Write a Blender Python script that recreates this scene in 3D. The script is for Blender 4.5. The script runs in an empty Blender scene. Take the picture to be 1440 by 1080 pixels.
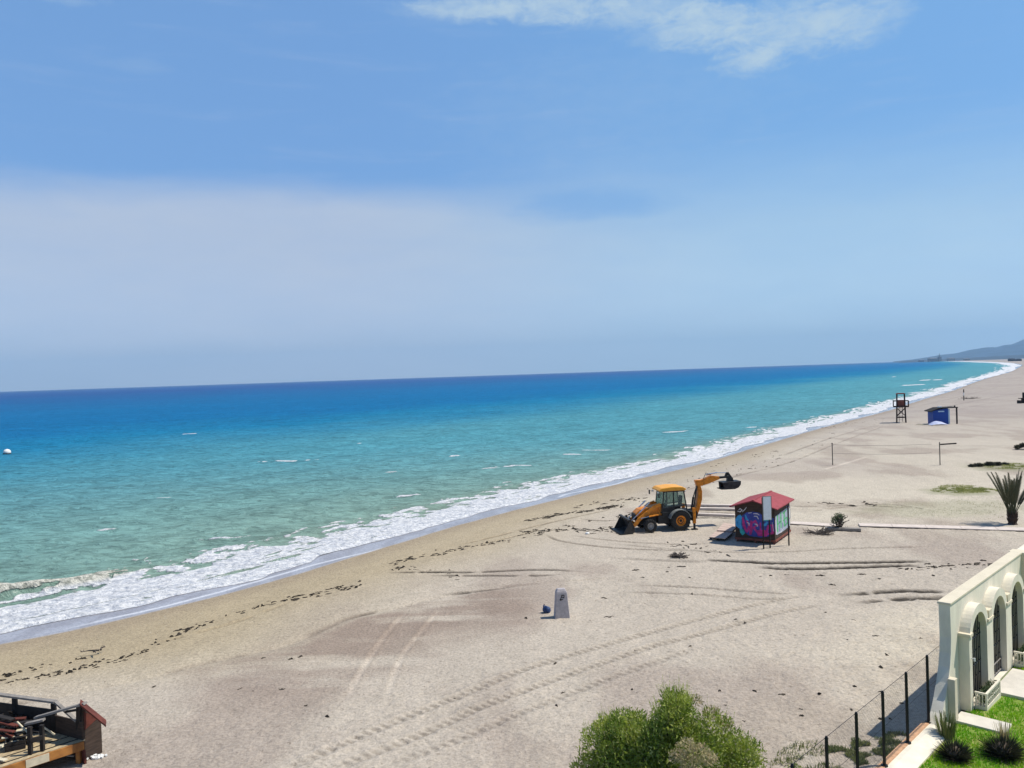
import bpy, bmesh, math, random
import numpy as np
from mathutils import Vector, Matrix
from mathutils.geometry import tessellate_polygon
random.seed(7); RNG = np.random.default_rng(7)
C = bpy.context.scene.collection
scene = bpy.context.scene

# ------------------------------------------------------------------ camera
F_PX, H = 1130.0, 11.2
phi = math.atan(0.0332)
pit = math.atan((540-526.1)/F_PX*math.cos(phi))
cX = Vector((1, 0, 0)); cU0 = Vector((0, math.sin(pit), math.cos(pit))); cF = Vector((0, math.cos(pit), -math.sin(pit)))
cR = math.cos(phi)*cX-math.sin(phi)*cU0; cU = math.sin(phi)*cX+math.cos(phi)*cU0
cam = bpy.data.cameras.new('camera'); camo = bpy.data.objects.new('camera', cam); C.objects.link(camo)
cam.sensor_width = 36; cam.lens = 36*F_PX/1440; cam.clip_start = 0.1; cam.clip_end = 90000
M = Matrix.Identity(4)
for i in range(3):
    M[i][0] = cR[i]; M[i][1] = cU[i]; M[i][2] = -cF[i]
M[2][3] = H; camo.matrix_world = M
scene.camera = camo
CR, CU, CF = [np.array(v) for v in (cR, cU, cF)]
def at(px, py, z=0.0):
    """where the line of sight through a photograph point meets height z"""
    d = (px-720)/F_PX*CR+(540-py)/F_PX*CU+CF
    q = d*((z-H)/d[2]); return Vector((q[0], q[1], z))

# ------------------------------------------------------------------ light
SUN_EL, SUN_AZ = math.radians(58), math.atan2(0.53, 0.06)     # azimuth measured from +Y towards +X
sun = bpy.data.lights.new('sun', 'SUN'); sun.energy = 5.0; sun.angle = math.radians(0.53); sun.color = (1, 0.94, 0.83)
so = bpy.data.objects.new('sun', sun); C.objects.link(so)
sd = Vector((math.sin(SUN_AZ)*math.cos(SUN_EL), math.cos(SUN_AZ)*math.cos(SUN_EL), math.sin(SUN_EL)))
so.rotation_euler = sd.to_track_quat('Z', 'Y').to_euler()
vs = scene.view_settings
vs.view_transform = 'Standard'; vs.look = 'None'; vs.exposure = 0.0; vs.gamma = 1; vs.use_curve_mapping = False

# ------------------------------------------------------------------ node helper
class NT:
    def __init__(s, tree): s.t = tree; tree.nodes.clear()
    def n(s, typ, **kw):
        nd = s.t.nodes.new(typ)
        for k, v in kw.items():
            if k.startswith('i_'):
                key = k[2:]; nd.inputs[int(key) if key.isdigit() else key.replace('_', ' ')].default_value = v
            else: setattr(nd, k, v)
        return nd
    def l(s, a, b): s.t.links.new(a, b)
    def put(s, v, sock):
        if isinstance(v, (int, float, tuple)): sock.default_value = v
        else: s.l(v, sock)
    def m(s, op, a, b=0.0, c=0.0, clamp=False):
        nd = s.n('ShaderNodeMath', operation=op, use_clamp=clamp)
        s.put(a, nd.inputs[0]); s.put(b, nd.inputs[1]); s.put(c, nd.inputs[2]); return nd.outputs[0]
    def mix(s, f, a, b, mode='MIX'):
        nd = s.n('ShaderNodeMix', data_type='RGBA', blend_type=mode, clamp_factor=True)
        s.put(f, nd.inputs[0]); s.put(a, nd.inputs[6]); s.put(b, nd.inputs[7]); return nd.outputs[2]
    def ss(s, v, a, b):
        nd = s.n('ShaderNodeMapRange', interpolation_type='SMOOTHSTEP')
        s.put(v, nd.inputs[0]); nd.inputs[1].default_value = a; nd.inputs[2].default_value = b; return nd.outputs[0]
    def noise(s, vec, scale, detail=4, rough=0.55, dist=0.0):
        nd = s.n('ShaderNodeTexNoise'); nd.inputs['Scale'].default_value = scale; nd.inputs['Detail'].default_value = detail
        nd.inputs['Roughness'].default_value = rough; nd.inputs['Distortion'].default_value = dist
        if vec is not None: s.l(vec, nd.inputs['Vector'])
        return nd.outputs['Fac']
    def comb(s, x, y, z=0.0):
        nd = s.n('ShaderNodeCombineXYZ'); s.put(x, nd.inputs[0]); s.put(y, nd.inputs[1]); s.put(z, nd.inputs[2]); return nd.outputs[0]

# ------------------------------------------------------------------ world (sky with thin cloud)
w = bpy.data.worlds.new('World'); scene.world = w; w.use_nodes = True
T = NT(w.node_tree)
sky = T.n('ShaderNodeTexSky', sky_type='NISHITA', sun_disc=False, sun_elevation=SUN_EL, sun_rotation=SUN_AZ,
          altitude=0, air_density=1.0, dust_density=0.6, ozone_density=2.5)
tc = T.n('ShaderNodeTexCoord'); sp = T.n('ShaderNodeSeparateXYZ'); T.l(tc.outputs['Generated'], sp.inputs[0])
az = T.m('MULTIPLY', T.m('ARCTAN2', sp.outputs[0], sp.outputs[1]), 57.2958)
el = T.m('MULTIPLY', T.m('ARCSINE', sp.outputs[2]), 57.2958)
wv = T.comb(T.m('MULTIPLY', az, 0.055), T.m('MULTIPLY', el, 0.22))
wisp = T.noise(wv, 2.2, 5, 0.55, 0.3)
fine = T.noise(T.comb(T.m('MULTIPLY', az, 0.32), T.m('MULTIPLY', el, 0.7)), 1.5, 9, 0.68, 0.3)
skyc = T.mix(1.0, sky.outputs[0], (0.66, 0.86, 1.12, 1), 'MULTIPLY')
# deepen the clear part towards the photograph's even blue
skyc = T.mix(T.m('MULTIPLY', 0.6, T.m('SUBTRACT', 1, T.ss(el, 30, 55))), skyc, T.mix(T.ss(az, -15, 22), (2.2, 4.45, 8.3, 1), (2.3, 5.0, 8.7, 1)))
# veil below about 14 degrees, sharp-edged on the left, soft on the right
edge = T.m('ADD', 13.4, T.m('MULTIPLY', T.m('ABSOLUTE', T.m('ADD', az, 16)), -0.03))
edge = T.m('ADD', edge, T.m('MULTIPLY', T.m('SUBTRACT', wisp, 0.5), 1.0))
dl = T.m('SUBTRACT', edge, el)
veilL = T.ss(dl, -0.9, 2.0); veilR = T.ss(dl, -4.5, 5.5)
rgt = T.ss(az, -6, 10)
veil = T.m('ADD', T.m('MULTIPLY', veilL, T.m('SUBTRACT', 1, rgt)), T.m('MULTIPLY', veilR, rgt))
def blob(a0, e0, ra, re, nz=0.6):
    a = T.m('DIVIDE', T.m('SUBTRACT', az, a0), ra); e = T.m('DIVIDE', T.m('SUBTRACT', el, e0), re)
    d = T.m('ADD', T.m('MULTIPLY', a, a), T.m('MULTIPLY', e, e))
    return T.m('SUBTRACT', 1.0, T.m('ADD', d, T.m('MULTIPLY', T.m('SUBTRACT', fine, 0.5), nz)))
gap = T.m('MULTIPLY', T.ss(T.m('ADD', blob(5.2, 11.6, 8.5, 1.35, 0.9), T.m('MULTIPLY', T.m('SUBTRACT', wisp, 0.5), 2.4)), -0.2, 1.2), 0.9)
veil = T.m('MULTIPLY', veil, T.m('SUBTRACT', 1, T.m('MULTIPLY', gap, 0.8)))
veil = T.m('MULTIPLY', veil, T.m('ADD', 0.74, T.m('MULTIPLY', wisp, 0.4)))
veilcol = T.mix(T.ss(az, -15, 22), (4.9, 5.7, 7.1, 1), (4.3, 6.3, 8.2, 1))
veilcol = T.mix(T.ss(el, 1, 11), T.mix(T.ss(az, -15, 22), (5.5, 6.5, 8.2, 1), (5.3, 7.4, 9.4, 1)), veilcol)
skyc = T.mix(T.m('MULTIPLY', veil, 0.94), skyc, veilcol)
# streaks and the high puffs
streak = T.m('MULTIPLY', T.ss(T.noise(T.comb(T.m('MULTIPLY', az, 0.09), T.m('MULTIPLY', el, 0.8)), 1.1, 5, 0.6, 0.5), 0.50, 0.80), 0.15)
skyc = T.mix(streak, skyc, (4.6, 5.8, 7.6, 1))
for a0, e0, ra, re, k in ((-1.5, 24.5, 5.5, 1.0, 1.0), (3.5, 24.2, 5.5, 0.9, .9), (9.5, 23.7, 5.5, 1.0, .9), (14.5, 22.2, 3.4, 1.5, 1.0), (19.5, 21.4, 5.2, 1.9, 1.0), (24.0, 21.2, 3.2, 1.5, 0.75), (17.2, 19.9, 2.6, 1.0, 0.95), (12.0, 22.4, 3.5, 1.2, 0.6),
                         (-24.2, 19.9, 2.4, 0.45, 0.14), (-30, 23.4, 4.0, 0.7, .55), (8, 18.0, 13, 4.0, .13), (30.6, 4.8, 2.0, 0.4, .12), (5, 32, 18, 6, 1), (40, 34, 10, 5, 1), (-60, 33, 14, 4, 1), (70, 25, 14, 4, 1)):
    b = blob(a0, e0, ra, re, 3.2)
    skyc = T.mix(T.m('MULTIPLY', T.ss(b, -0.5, 1.5), 0.70*k), skyc, (5.0, 6.4, 7.4, 1))
skyc = T.mix(T.m('MULTIPLY', T.ss(T.m('ABSOLUTE', az), 60, 110), T.m('SUBTRACT', 0.5, T.m('MULTIPLY', T.ss(el, 50, 80), 0.5))), skyc, (0.9, 1.5, 2.6, 1))  # unseen sky behind the camera, darkened to cut ambient on shaded faces
bg = T.n('ShaderNodeBackground'); T.l(skyc, bg.inputs[0]); bg.inputs[1].default_value = 0.103
T.l(bg.outputs[0], T.n('ShaderNodeOutputWorld').inputs[0])

# ------------------------------------------------------------------ materials
def mat(name, col, rough=0.8, metal=0.0, var=0.18, nscale=6.0, bump=0.0, bscale=20.0, spec=0.35, col2=None, stretch=None):
    m = bpy.data.materials.new(name); m.use_nodes = True; t = NT(m.node_tree)
    b = t.n('ShaderNodeBsdfPrincipled'); b.inputs['Roughness'].default_value = rough; b.inputs['Metallic'].default_value = metal
    b.inputs['Specular IOR Level'].default_value = spec
    co = t.n('ShaderNodeTexCoord').outputs['Object']
    if stretch:
        mp = t.n('ShaderNodeMapping'); mp.inputs['Scale'].default_value = stretch; t.l(co, mp.inputs[0]); co = mp.outputs[0]
    nz = t.noise(co, nscale, 5, 0.6)
    c1 = tuple(c*(1-var) for c in col)+(1,); c2 = (tuple(col2)+(1,)) if col2 else tuple(min(1, c*(1+var)) for c in col)+(1,)
    t.l(t.mix(t.ss(nz, 0.3, 0.7), c1, c2), b.inputs['Base Color'])
    if bump:
        bp = t.n('ShaderNodeBump'); bp.inputs['Strength'].default_value = bump; bp.inputs['Distance'].default_value = 0.02
        t.l(t.noise(co, bscale, 4), bp.inputs['Height']); t.l(bp.outputs[0], b.inputs['Normal'])
    t.l(b.outputs[0], t.n('ShaderNodeOutputMaterial').inputs[0]); return m

def leafmat(name, c1, c2, c3, scale=1.3, trans=0.3):
    m = bpy.data.materials.new(name); m.use_nodes = True; t = NT(m.node_tree)
    co = t.n('ShaderNodeTexCoord').outputs['Object']; ge = t.n('ShaderNodeNewGeometry')
    nz = t.noise(co, scale, 3)
    c = t.mix(t.ss(nz, 0.38, 0.62), tuple(c1)+(1,), tuple(c2)+(1,))
    c = t.mix(t.m('MULTIPLY', t.ss(ge.outputs['Random Per Island'], 0.6, 1.0), 0.7), c, tuple(c3)+(1,))
    d = t.n('ShaderNodeBsdfPrincipled'); d.inputs['Roughness'].default_value = 0.6; d.inputs['Specular IOR Level'].default_value = 0.25; t.l(c, d.inputs['Base Color'])
    tr = t.n('ShaderNodeBsdfTranslucent'); t.l(c, tr.inputs[0])
    mx = t.n('ShaderNodeMixShader'); mx.inputs[0].default_value = trans; t.l(d.outputs[0], mx.inputs[1]); t.l(tr.outputs[0], mx.inputs[2])
    t.l(mx.outputs[0], t.n('ShaderNodeOutputMaterial').inputs[0]); return m

MT = dict(
    stucco=mat('stucco', (0.75, 0.695, 0.57), 0.9, var=0.085, nscale=2.6, bump=0.3, bscale=40, stretch=(1, 1, 0.35)),
    stucco_warm=mat('stucco_warm', (0.66, 0.59, 0.45), 0.9, var=0.06, nscale=1.5, bump=0.25, bscale=40),
    concrete=mat('concrete', (0.46, 0.44, 0.41), 0.9, var=0.12, nscale=5, bump=0.4),
    slab=mat('slab', (0.60, 0.56, 0.49), 0.85, var=0.08, nscale=3),
    brick_edge=mat('brick_edge', (0.52, 0.30, 0.17), 0.85, var=0.2, nscale=8),
    black_metal=mat('black_metal', (0.012, 0.013, 0.015), 0.45, 0.3, var=0.2),
    wire=mat('wire', (0.10, 0.10, 0.10), 0.5, 0.6, var=0.2),
    dark_panel=mat('dark_panel', (0.018, 0.020, 0.024), 0.4, var=0.3),
    machine_yellow=mat('machine_yellow', (0.70, 0.235, 0.012), 0.45, var=0.28, nscale=4, spec=0.5, bump=0.1),
    cab_roof=mat('cab_roof', (0.80, 0.36, 0.03), 0.45, var=0.08, spec=0.5),
    machine_black=mat('machine_black', (0.022, 0.022, 0.022), 0.55, var=0.35, nscale=5),
    machine_grey=mat('machine_grey', (0.20, 0.21, 0.20), 0.6, var=0.2),
    rubber=mat('rubber', (0.022, 0.021, 0.020), 0.85, var=0.3, bump=0.5),
    bucket_steel=mat('bucket_steel', (0.045, 0.042, 0.04), 0.5, 0.4, var=0.4, nscale=4),
    chrome=mat('chrome', (0.75, 0.75, 0.75), 0.25, 0.9, var=0.05),
    rim_grey=mat('rim_grey', (0.30, 0.29, 0.28), 0.6),
    roof_red=mat('roof_red', (0.30, 0.055, 0.065), 0.8, var=0.18, nscale=4, bump=0.3),
    dark_wood=mat('dark_wood', (0.055, 0.036, 0.026), 0.85, var=0.35, nscale=3, stretch=(1, 1, 6)),
    tower_wood=mat('tower_wood', (0.030, 0.018, 0.014), 0.8, var=0.35, nscale=2),
    red_panel=mat('red_panel', (0.20, 0.065, 0.045), 0.8, var=0.25, nscale=2),
    plank=mat('plank', (0.42, 0.33, 0.20), 0.85, var=0.25, nscale=4, stretch=(3, 0.6, 3), bump=0.4),
    grey_plank=mat('grey_plank', (0.24, 0.22, 0.20), 0.85, var=0.22, nscale=4, bump=0.4),
    black_timber=mat('black_timber', (0.022, 0.018, 0.016), 0.85, var=0.45, nscale=4),
    orange_timber=mat('orange_timber', (0.32, 0.12, 0.03), 0.8, var=0.3, nscale=3.5, col2=(0.46, 0.20, 0.05), bump=0.3),
    red_timber=mat('red_timber', (0.11, 0.028, 0.018), 0.8, var=0.35, nscale=4),
    pale_timber=mat('pale_timber', (0.62, 0.55, 0.40), 0.8, var=0.14, nscale=4),
    pink_plank=mat('pink_plank', (0.52, 0.40, 0.34), 0.85, var=0.12, nscale=4),
    path_wood=mat('path_wood', (0.60, 0.52, 0.46), 0.85, var=0.1, nscale=2),
    pg_mag=mat('paint_magenta', (0.48, 0.03, 0.20), 0.6, var=0.25), pg_navy=mat('paint_navy', (0.04, 0.06, 0.30), 0.6, var=0.25),
    pg_blue=mat('paint_blue', (0.05, 0.32, 0.62), 0.6, var=0.2), pg_teal=mat('paint_teal', (0.04, 0.40, 0.40), 0.6, var=0.2),
    pg_white=mat('paint_white', (0.62, 0.62, 0.66), 0.6, var=0.12), pg_green=mat('paint_green', (0.09, 0.42, 0.17), 0.6, var=0.25),
    pg_lav=mat('paint_lavender', (0.36, 0.42, 0.50), 0.6, var=0.2), pg_dark=mat('paint_dark', (0.015, 0.015, 0.03), 0.6),
    sign_white=mat('sign_white', (0.82, 0.88, 0.88), 0.5, var=0.06), kiosk_blue=mat('kiosk_blue', (0.010, 0.060, 0.33), 0.5, var=0.1),
    kiosk_pale=mat('kiosk_pale', (0.45, 0.62, 0.75), 0.6, var=0.1), tarp=mat('tarp', (0.42, 0.47, 0.66), 0.6, var=0.12),
    white=mat('white', (0.78, 0.78, 0.76), 0.6, var=0.05), blue_bag=mat('blue_bag', (0.02, 0.045, 0.13), 0.4, var=0.4, nscale=10, bump=0.6),
    marker=mat('marker', (0.42, 0.39, 0.40), 0.9, var=0.14, nscale=8, bump=0.5, bscale=30), sign_black=mat('sign_black', (0.02, 0.02, 0.02), 0.7),
    pole_wood=mat('pole_wood', (0.10, 0.09, 0.08), 0.8), bark=mat('bark', (0.12, 0.09, 0.065), 0.9, var=0.3, bump=0.6),
    drift=mat('drift', (0.085, 0.07, 0.06), 0.9, var=0.4, nscale=5), wrack=mat('wrack', (0.035, 0.028, 0.02), 0.9, var=0.5, nscale=3),
    stone=mat('stone', (0.5, 0.48, 0.44), 0.9, var=0.15), net=mat('net', (0.20, 0.19, 0.18), 0.8),
    far_build=mat('far_build', (0.18, 0.18, 0.20), 0.9), far_dark=mat('far_dark', (0.03, 0.035, 0.05), 0.9),
)
LF = dict(
    tamarisk=leafmat('tamarisk_leaf', (0.14, 0.22, 0.022), (0.30, 0.36, 0.045), (0.50, 0.50, 0.20), 1.8),
    dry=leafmat('dry_flower', (0.50, 0.40, 0.24), (0.36, 0.34, 0.15), (0.62, 0.52, 0.36), 3),
    lawn=leafmat('lawn_blade', (0.16, 0.44, 0.012), (0.32, 0.55, 0.02), (0.46, 0.50, 0.07), 0.8, 0.5),
    weed=leafmat('weed_leaf', (0.09, 0.13, 0.035), (0.20, 0.22, 0.07), (0.30, 0.27, 0.13), 1.0),
    patch=leafmat('patch_leaf', (0.24, 0.27, 0.07), (0.34, 0.35, 0.10), (0.42, 0.40, 0.18), 0.5),
    spiky=leafmat('spiky_leaf', (0.025, 0.028, 0.02), (0.06, 0.055, 0.035), (0.16, 0.15, 0.08), 3, 0.1),
    palm=leafmat('palm_leaf', (0.032, 0.042, 0.018), (0.06, 0.066, 0.03), (0.10, 0.085, 0.05), 2, 0.1),
    green_shrub=leafmat('shrub_leaf', (0.05, 0.09, 0.04), (0.09, 0.13, 0.05), (0.14, 0.16, 0.08), 2, 0.2),
)

# ------------------------------------------------------------------ object helpers
def tag(o, label=None, cat=None, group=None, kind=None):
    if label: o['label'] = label
    if cat: o['category'] = cat
    if group: o['group'] = group
    if kind: o['kind'] = kind
    return o
def thing(name, loc, rz, label, cat, group=None):
    o = bpy.data.objects.new(name, None); C.objects.link(o); o.location = loc; o.rotation_euler = (0, 0, rz)
    o.empty_display_size = 0.3
    return tag(o, label, cat, group)
def link_np(name, V, Fq, material, parent=None, smooth=False, attrs=None):
    me = bpy.data.meshes.new(name); V = np.asarray(V, dtype=np.float32); Fq = np.asarray(Fq, dtype=np.int32); k = Fq.shape[1]
    me.vertices.add(len(V)); me.vertices.foreach_set('co', V.ravel())
    me.loops.add(Fq.size); me.loops.foreach_set('vertex_index', Fq.ravel())
    me.polygons.add(len(Fq)); me.polygons.foreach_set('loop_start', np.arange(0, Fq.size, k, dtype=np.int32))
    me.update(calc_edges=True); me.polygons.foreach_set('use_smooth', np.full(len(Fq), smooth))
    for an, (ty, arr) in (attrs or {}).items():
        a = me.attributes.new(an, ty, 'POINT'); a.data.foreach_set('color' if ty == 'FLOAT_COLOR' else 'value', np.asarray(arr, dtype=np.float32).ravel())
    me.materials.append(material); o = bpy.data.objects.new(name, me); C.objects.link(o); o.parent = parent; return o
class MB:
    def __init__(s): s.v = []; s.f = []
    def add(s, vs_, fs):
        n = len(s.v); s.v += [tuple(v) for v in vs_]; s.f += [tuple(i+n for i in f) for f in fs]; return s
    def hexa(s, a, b):   # two quads a (4 pts) and b (4 pts)
        return s.add(list(a)+list(b), [(3, 2, 1, 0), (4, 5, 6, 7), (0, 1, 5, 4), (1, 2, 6, 5), (2, 3, 7, 6), (3, 0, 4, 7)])
    def box(s, x0, x1, y0, y1, z0, z1, R=None, o=(0, 0, 0)):
        p = [(x0, y0, z0), (x1, y0, z0), (x1, y1, z0), (x0, y1, z0), (x0, y0, z1), (x1, y0, z1), (x1, y1, z1), (x0, y1, z1)]
        if R is not None: p = [tuple(R @ Vector(q)+Vector(o)) for q in p]
        return s.hexa(p[:4], p[4:])
    def beam(s, a, b, w_, h_, up=(0, 0, 1)):
        a, b = Vector(a), Vector(b); d = (b-a).normalized(); u = Vector(up)
        if abs(d.dot(u)) > 0.98: u = Vector((0, 1, 0))
        r = d.cross(u).normalized(); u = r.cross(d)
        q = lambda p: [p-r*w_/2-u*h_/2, p+r*w_/2-u*h_/2, p+r*w_/2+u*h_/2, p-r*w_/2+u*h_/2]
        return s.hexa(q(a), q(b))
    def tube(s, pts, rad, n=8, caps=True):
        pts = [Vector(p) for p in pts]; rad = rad if isinstance(rad, (list, tuple)) else [rad]*len(pts); rings = []; base = len(s.v)
        for i, p in enumerate(pts):
            d = (pts[min(i+1, len(pts)-1)]-pts[max(i-1, 0)]).normalized(); u = Vector((0, 0, 1)) if abs(d.z) < 0.9 else Vector((1, 0, 0))
            a = d.cross(u).normalized(); b = a.cross(d)
            s.v += [tuple(p+rad[i]*(math.cos(2*math.pi*j/n)*a+math.sin(2*math.pi*j/n)*b)) for j in range(n)]
        for i in range(len(pts)-1):
            for j in range(n):
                k = base+i*n; s.f.append((k+j, k+(j+1) % n, k+n+(j+1) % n, k+n+j))
        if caps: s.f.append(tuple(base+j for j in range(n))[::-1]); s.f.append(tuple(base+(len(pts)-1)*n+j for j in range(n)))
        return s
    def prism(s, poly, fn0, fn1):    # poly of 2-D points mapped by two functions to 3-D faces
        n = len(poly); tri = tessellate_polygon([[Vector((p[0], p[1], 0)) for p in poly]])
        return s.add([fn0(p) for p in poly]+[fn1(p) for p in poly], [tuple(t) for t in tri]+[tuple(i+n for i in t)[::-1] for t in tri]+[(i, (i+1) % n, (i+1) % n+n, i+n) for i in range(n)])
    def xz(s, poly, y0, y1): return s.prism(poly, lambda p: (p[0], y0, p[1]), lambda p: (p[0], y1, p[1]))
    def lathe_y(s, prof, c, n=28, caps=(True, True)):   # profile (y, r) about an axle along Y through c
        base = len(s.v)
        for y, r in prof:
            s.v += [(c[0]+r*math.cos(2*math.pi*j/n), c[1]+y, c[2]+r*math.sin(2*math.pi*j/n)) for j in range(n)]
        for i in range(len(prof)-1):
            for j in range(n): k = base+i*n; s.f.append((k+j, k+(j+1) % n, k+n+(j+1) % n, k+n+j))
        if caps[0]: s.f.append(tuple(base+j for j in range(n)))
        if caps[1]: s.f.append(tuple(base+(len(prof)-1)*n+j for j in range(n)))
        return s
    def build(s, name, material, parent=None, bevel=0.0, smooth=False):
        me = bpy.data.meshes.new(name); me.from_pydata(s.v, [], s.f)
        bm = bmesh.new(); bm.from_mesh(me); bmesh.ops.recalc_face_normals(bm, faces=bm.faces); bm.to_mesh(me); bm.free()
        me.materials.append(material if not isinstance(material, str) else MT[material])
        if smooth:
            for p in me.polygons: p.use_smooth = True
        o = bpy.data.objects.new(name, me); C.objects.link(o); o.parent = parent
        if bevel:
            b = o.modifiers.new('bevel', 'BEVEL'); b.width = bevel; b.segments = 2; b.limit_method = 'ANGLE'
        return o
def copy_tree(o, parent=None):
    c = o.copy(); C.objects.link(c); c.parent = parent
    for ch in o.children: copy_tree(ch, c)
    return c

# ------------------------------------------------------------------ numpy noise
def h2(ix, iy, seed):
    h = (ix.astype(np.uint32)*np.uint32(374761393)+iy.astype(np.uint32)*np.uint32(668265263)+np.uint32(seed*2654435761 % 4294967296))
    h = (h ^ (h >> np.uint32(13)))*np.uint32(1274126177); return ((h ^ (h >> np.uint32(16))) & np.uint32(0xffffff)).astype(np.float64)/16777215.0
def vn(x, y, seed=0):
    x, y = np.asarray(x, float), np.asarray(y, float)
    ix, iy = np.floor(x).astype(np.int64), np.floor(y).astype(np.int64); fx, fy = x-ix, y-iy; fx = fx*fx*(3-2*fx); fy = fy*fy*(3-2*fy)
    return (h2(ix, iy, seed)*(1-fx)+h2(ix+1, iy, seed)*fx)*(1-fy)+(h2(ix, iy+1, seed)*(1-fx)+h2(ix+1, iy+1, seed)*fx)*fy
def fbm(x, y, seed=0, o=4, g=0.5):
    r = 0; a = 1; t = 0
    for i in range(o): r = r+a*vn(x*2**i+17.3*i, y*2**i-9.1*i, seed+i); t += a; a *= g
    return r/t
def sst(x, a, b):
    t = np.clip((x-a)/(b-a), 0, 1); return t*t*(3-2*t)

# ------------------------------------------------------------------ shoreline (dry edge): x as a function of y
SP = np.array([(-47, 10), (-23.3, 35.8), (-20.3, 38.7), (-16.2, 43.4), (-11.2, 50.7), (-6.6, 58.5), (-1.5, 66.5), (7.2, 77.2), (15.0, 87.2), (23.6, 97.5), (41.5, 124.3), (68.9, 162.7),
               (87.5, 187), (160, 292), (398, 640), (733, 1150), (1040, 1666), (1805, 3087), (3400, 6240), (8500, 16000)], float)
_ly = np.linspace(math.log(8), math.log(17000), 1600)
_sx = np.interp(_ly, np.log(SP[:, 1]), SP[:, 0]/np.exp(np.log(SP[:, 1])))
_k = np.exp(-0.5*(np.arange(-40, 41)/14.0)**2); _k /= _k.sum()
_sx = np.convolve(np.pad(_sx, 40, mode='edge'), _k, mode='valid')
def xs(y): return np.interp(np.log(y), _ly, _sx)*y
def cosq(y): d = (xs(y*1.02)-xs(y*0.98))/(0.04*y); return 1/np.sqrt(1+d*d)
SEA_Z = -0.30

# ------------------------------------------------------------------ sand
def polydist(X, Y, pts):
    """distance to a polyline and arc length along it"""
    best = np.full(X.shape, 1e9); arc = np.zeros(X.shape); L = 0; tot = sum((pts[i+1]-pts[i]).length for i in range(len(pts)-1))
    side = np.zeros(X.shape)
    for i in range(len(pts)-1):
        a, b = pts[i], pts[i+1]; dx, dy = b.x-a.x, b.y-a.y; l = math.hypot(dx, dy)
        t = np.clip(((X-a.x)*dx+(Y-a.y)*dy)/(l*l), 0, 1); ex, ey = X-a.x-t*dx, Y-a.y-t*dy
        d = np.hypot(ex, ey); m = d < best; best = np.where(m, d, best); arc = np.where(m, L+t*l, arc)
        side = np.where(m, np.sign(dx*ey-dy*ex), side); L += l
    return best, arc, tot, side
def smoothline(px):
    p = [at(*q) for q in px]; out = []
    for i in range(len(p)-1):
        p0, p1, p2, p3 = p[max(i-1, 0)], p[i], p[i+1], p[min(i+2, len(p)-1)]
        for k in range(6):
            t = k/6; out.append(0.5*((2*p1)+(-p0+p2)*t+(2*p0-5*p1+4*p2-p3)*t*t+(-p0+3*p1-3*p2+p3)*t**3))
    return out+[p[-1]]
ys = np.concatenate([1/np.linspace(1/18.0, 1/130.0, 1350), 1/np.linspace(1/130.5, 1/6000.0, 200)]); nr, nc = len(ys), 900; cc = np.linspace(0, 1, nc)
Y = np.repeat(ys[:, None], nc, 1); x0 = xs(ys)-4.0/cosq(ys); x1 = np.maximum(0.72*ys+14, x0+60)
X = x0[:, None]+(x1-x0)[:, None]*cc[None, :]
Q = (X-xs(Y))*cosq(Y)
Zb = SEA_Z+0.30*sst(Q, -0.5, 9)+np.where(Q < 0, Q*0.004, 0)+np.where(Q < -2.2, (Q+2.2)*0.1, 0)-0.005
near = np.clip(60/Y, 0, 1)
Zb += 0.05*(fbm(X/6, Y/6, 3, 4)-0.5)*sst(Q, 2, 12)+0.02*(fbm(X*1.6, Y*1.6, 5, 3)-0.5)*near*sst(Q, 1, 5)
Zb += (0.035*(vn(X*3.2, Y*3.2, 9)-0.5)+0.045*(vn(X*6.5, Y*6.5, 19)-0.5))*near*sst(Q, 10, 18)*np.clip(40/Y, 0, 1)           # footprints
# colours of the sand itself: greyish dune sand inland, yellower towards the water, damp rim
grey = np.array((0.52, 0.462, 0.372)); yel = np.array((0.385, 0.315, 0.21)); brown = np.array((0.265, 0.205, 0.165)); damp = np.array((0.15, 0.115, 0.085))  # damp serves the wet rim and, deepened, the shade painted in dark ruts
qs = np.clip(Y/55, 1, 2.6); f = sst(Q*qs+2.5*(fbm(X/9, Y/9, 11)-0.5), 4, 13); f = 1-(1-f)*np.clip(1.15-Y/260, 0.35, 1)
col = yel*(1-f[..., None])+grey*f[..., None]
mott = fbm(X/5, Y/9, 21, 5); bmask = sst(mott, 0.5, 0.68)*0.5*f
def darken(mask, c): 
    global col
    col = col*(1-mask[..., None])+c*mask[..., None]
darken(bmask, brown)
darken(sst(fbm(X/30, Y/22, 55, 4), .5, .68)*0.4*f, np.array((0.35, 0.295, 0.26)))
# brown trampled strip inland of the berm edge
bl = smoothline([(-60, 1000), (60, 984), (200, 955), (300, 930), (400, 908), (445, 889), (494, 868), (549, 857), (615, 841), (705, 825), (790, 818)])
win = Y < 60
d, arc, tot, side = polydist(X, Y, bl)
inl = np.where(side < 0, d, -d)        # positive inland
nz_ = (fbm(X/2.2, Y/2.2, 31)-0.5)*1.5
band = sst(arc, 3, 13)*sst(inl+nz_, -0.2, 0.9)*(1-sst(inl+nz_*1.5, 3.0, 8.5))*win*sst(tot-arc, 0, 5)
darken(band*0.85*sst(0.6*fbm(X/5, Y/0.9, 33, 4)+0.4*fbm(X/2, Y/2, 34, 3)+0.12, 0.38, 0.66), brown*0.98)
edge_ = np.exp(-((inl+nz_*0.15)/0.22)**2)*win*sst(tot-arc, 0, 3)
darken(edge_*0.6*sst(fbm(arc/2.0, X*0, 35, 3), 0.38, 0.6), brown*0.6); Zb += -0.05*edge_+0.08*sst(inl, 0.3, -1.2)*np.exp(-(inl/2.5)**2)*win
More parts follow.
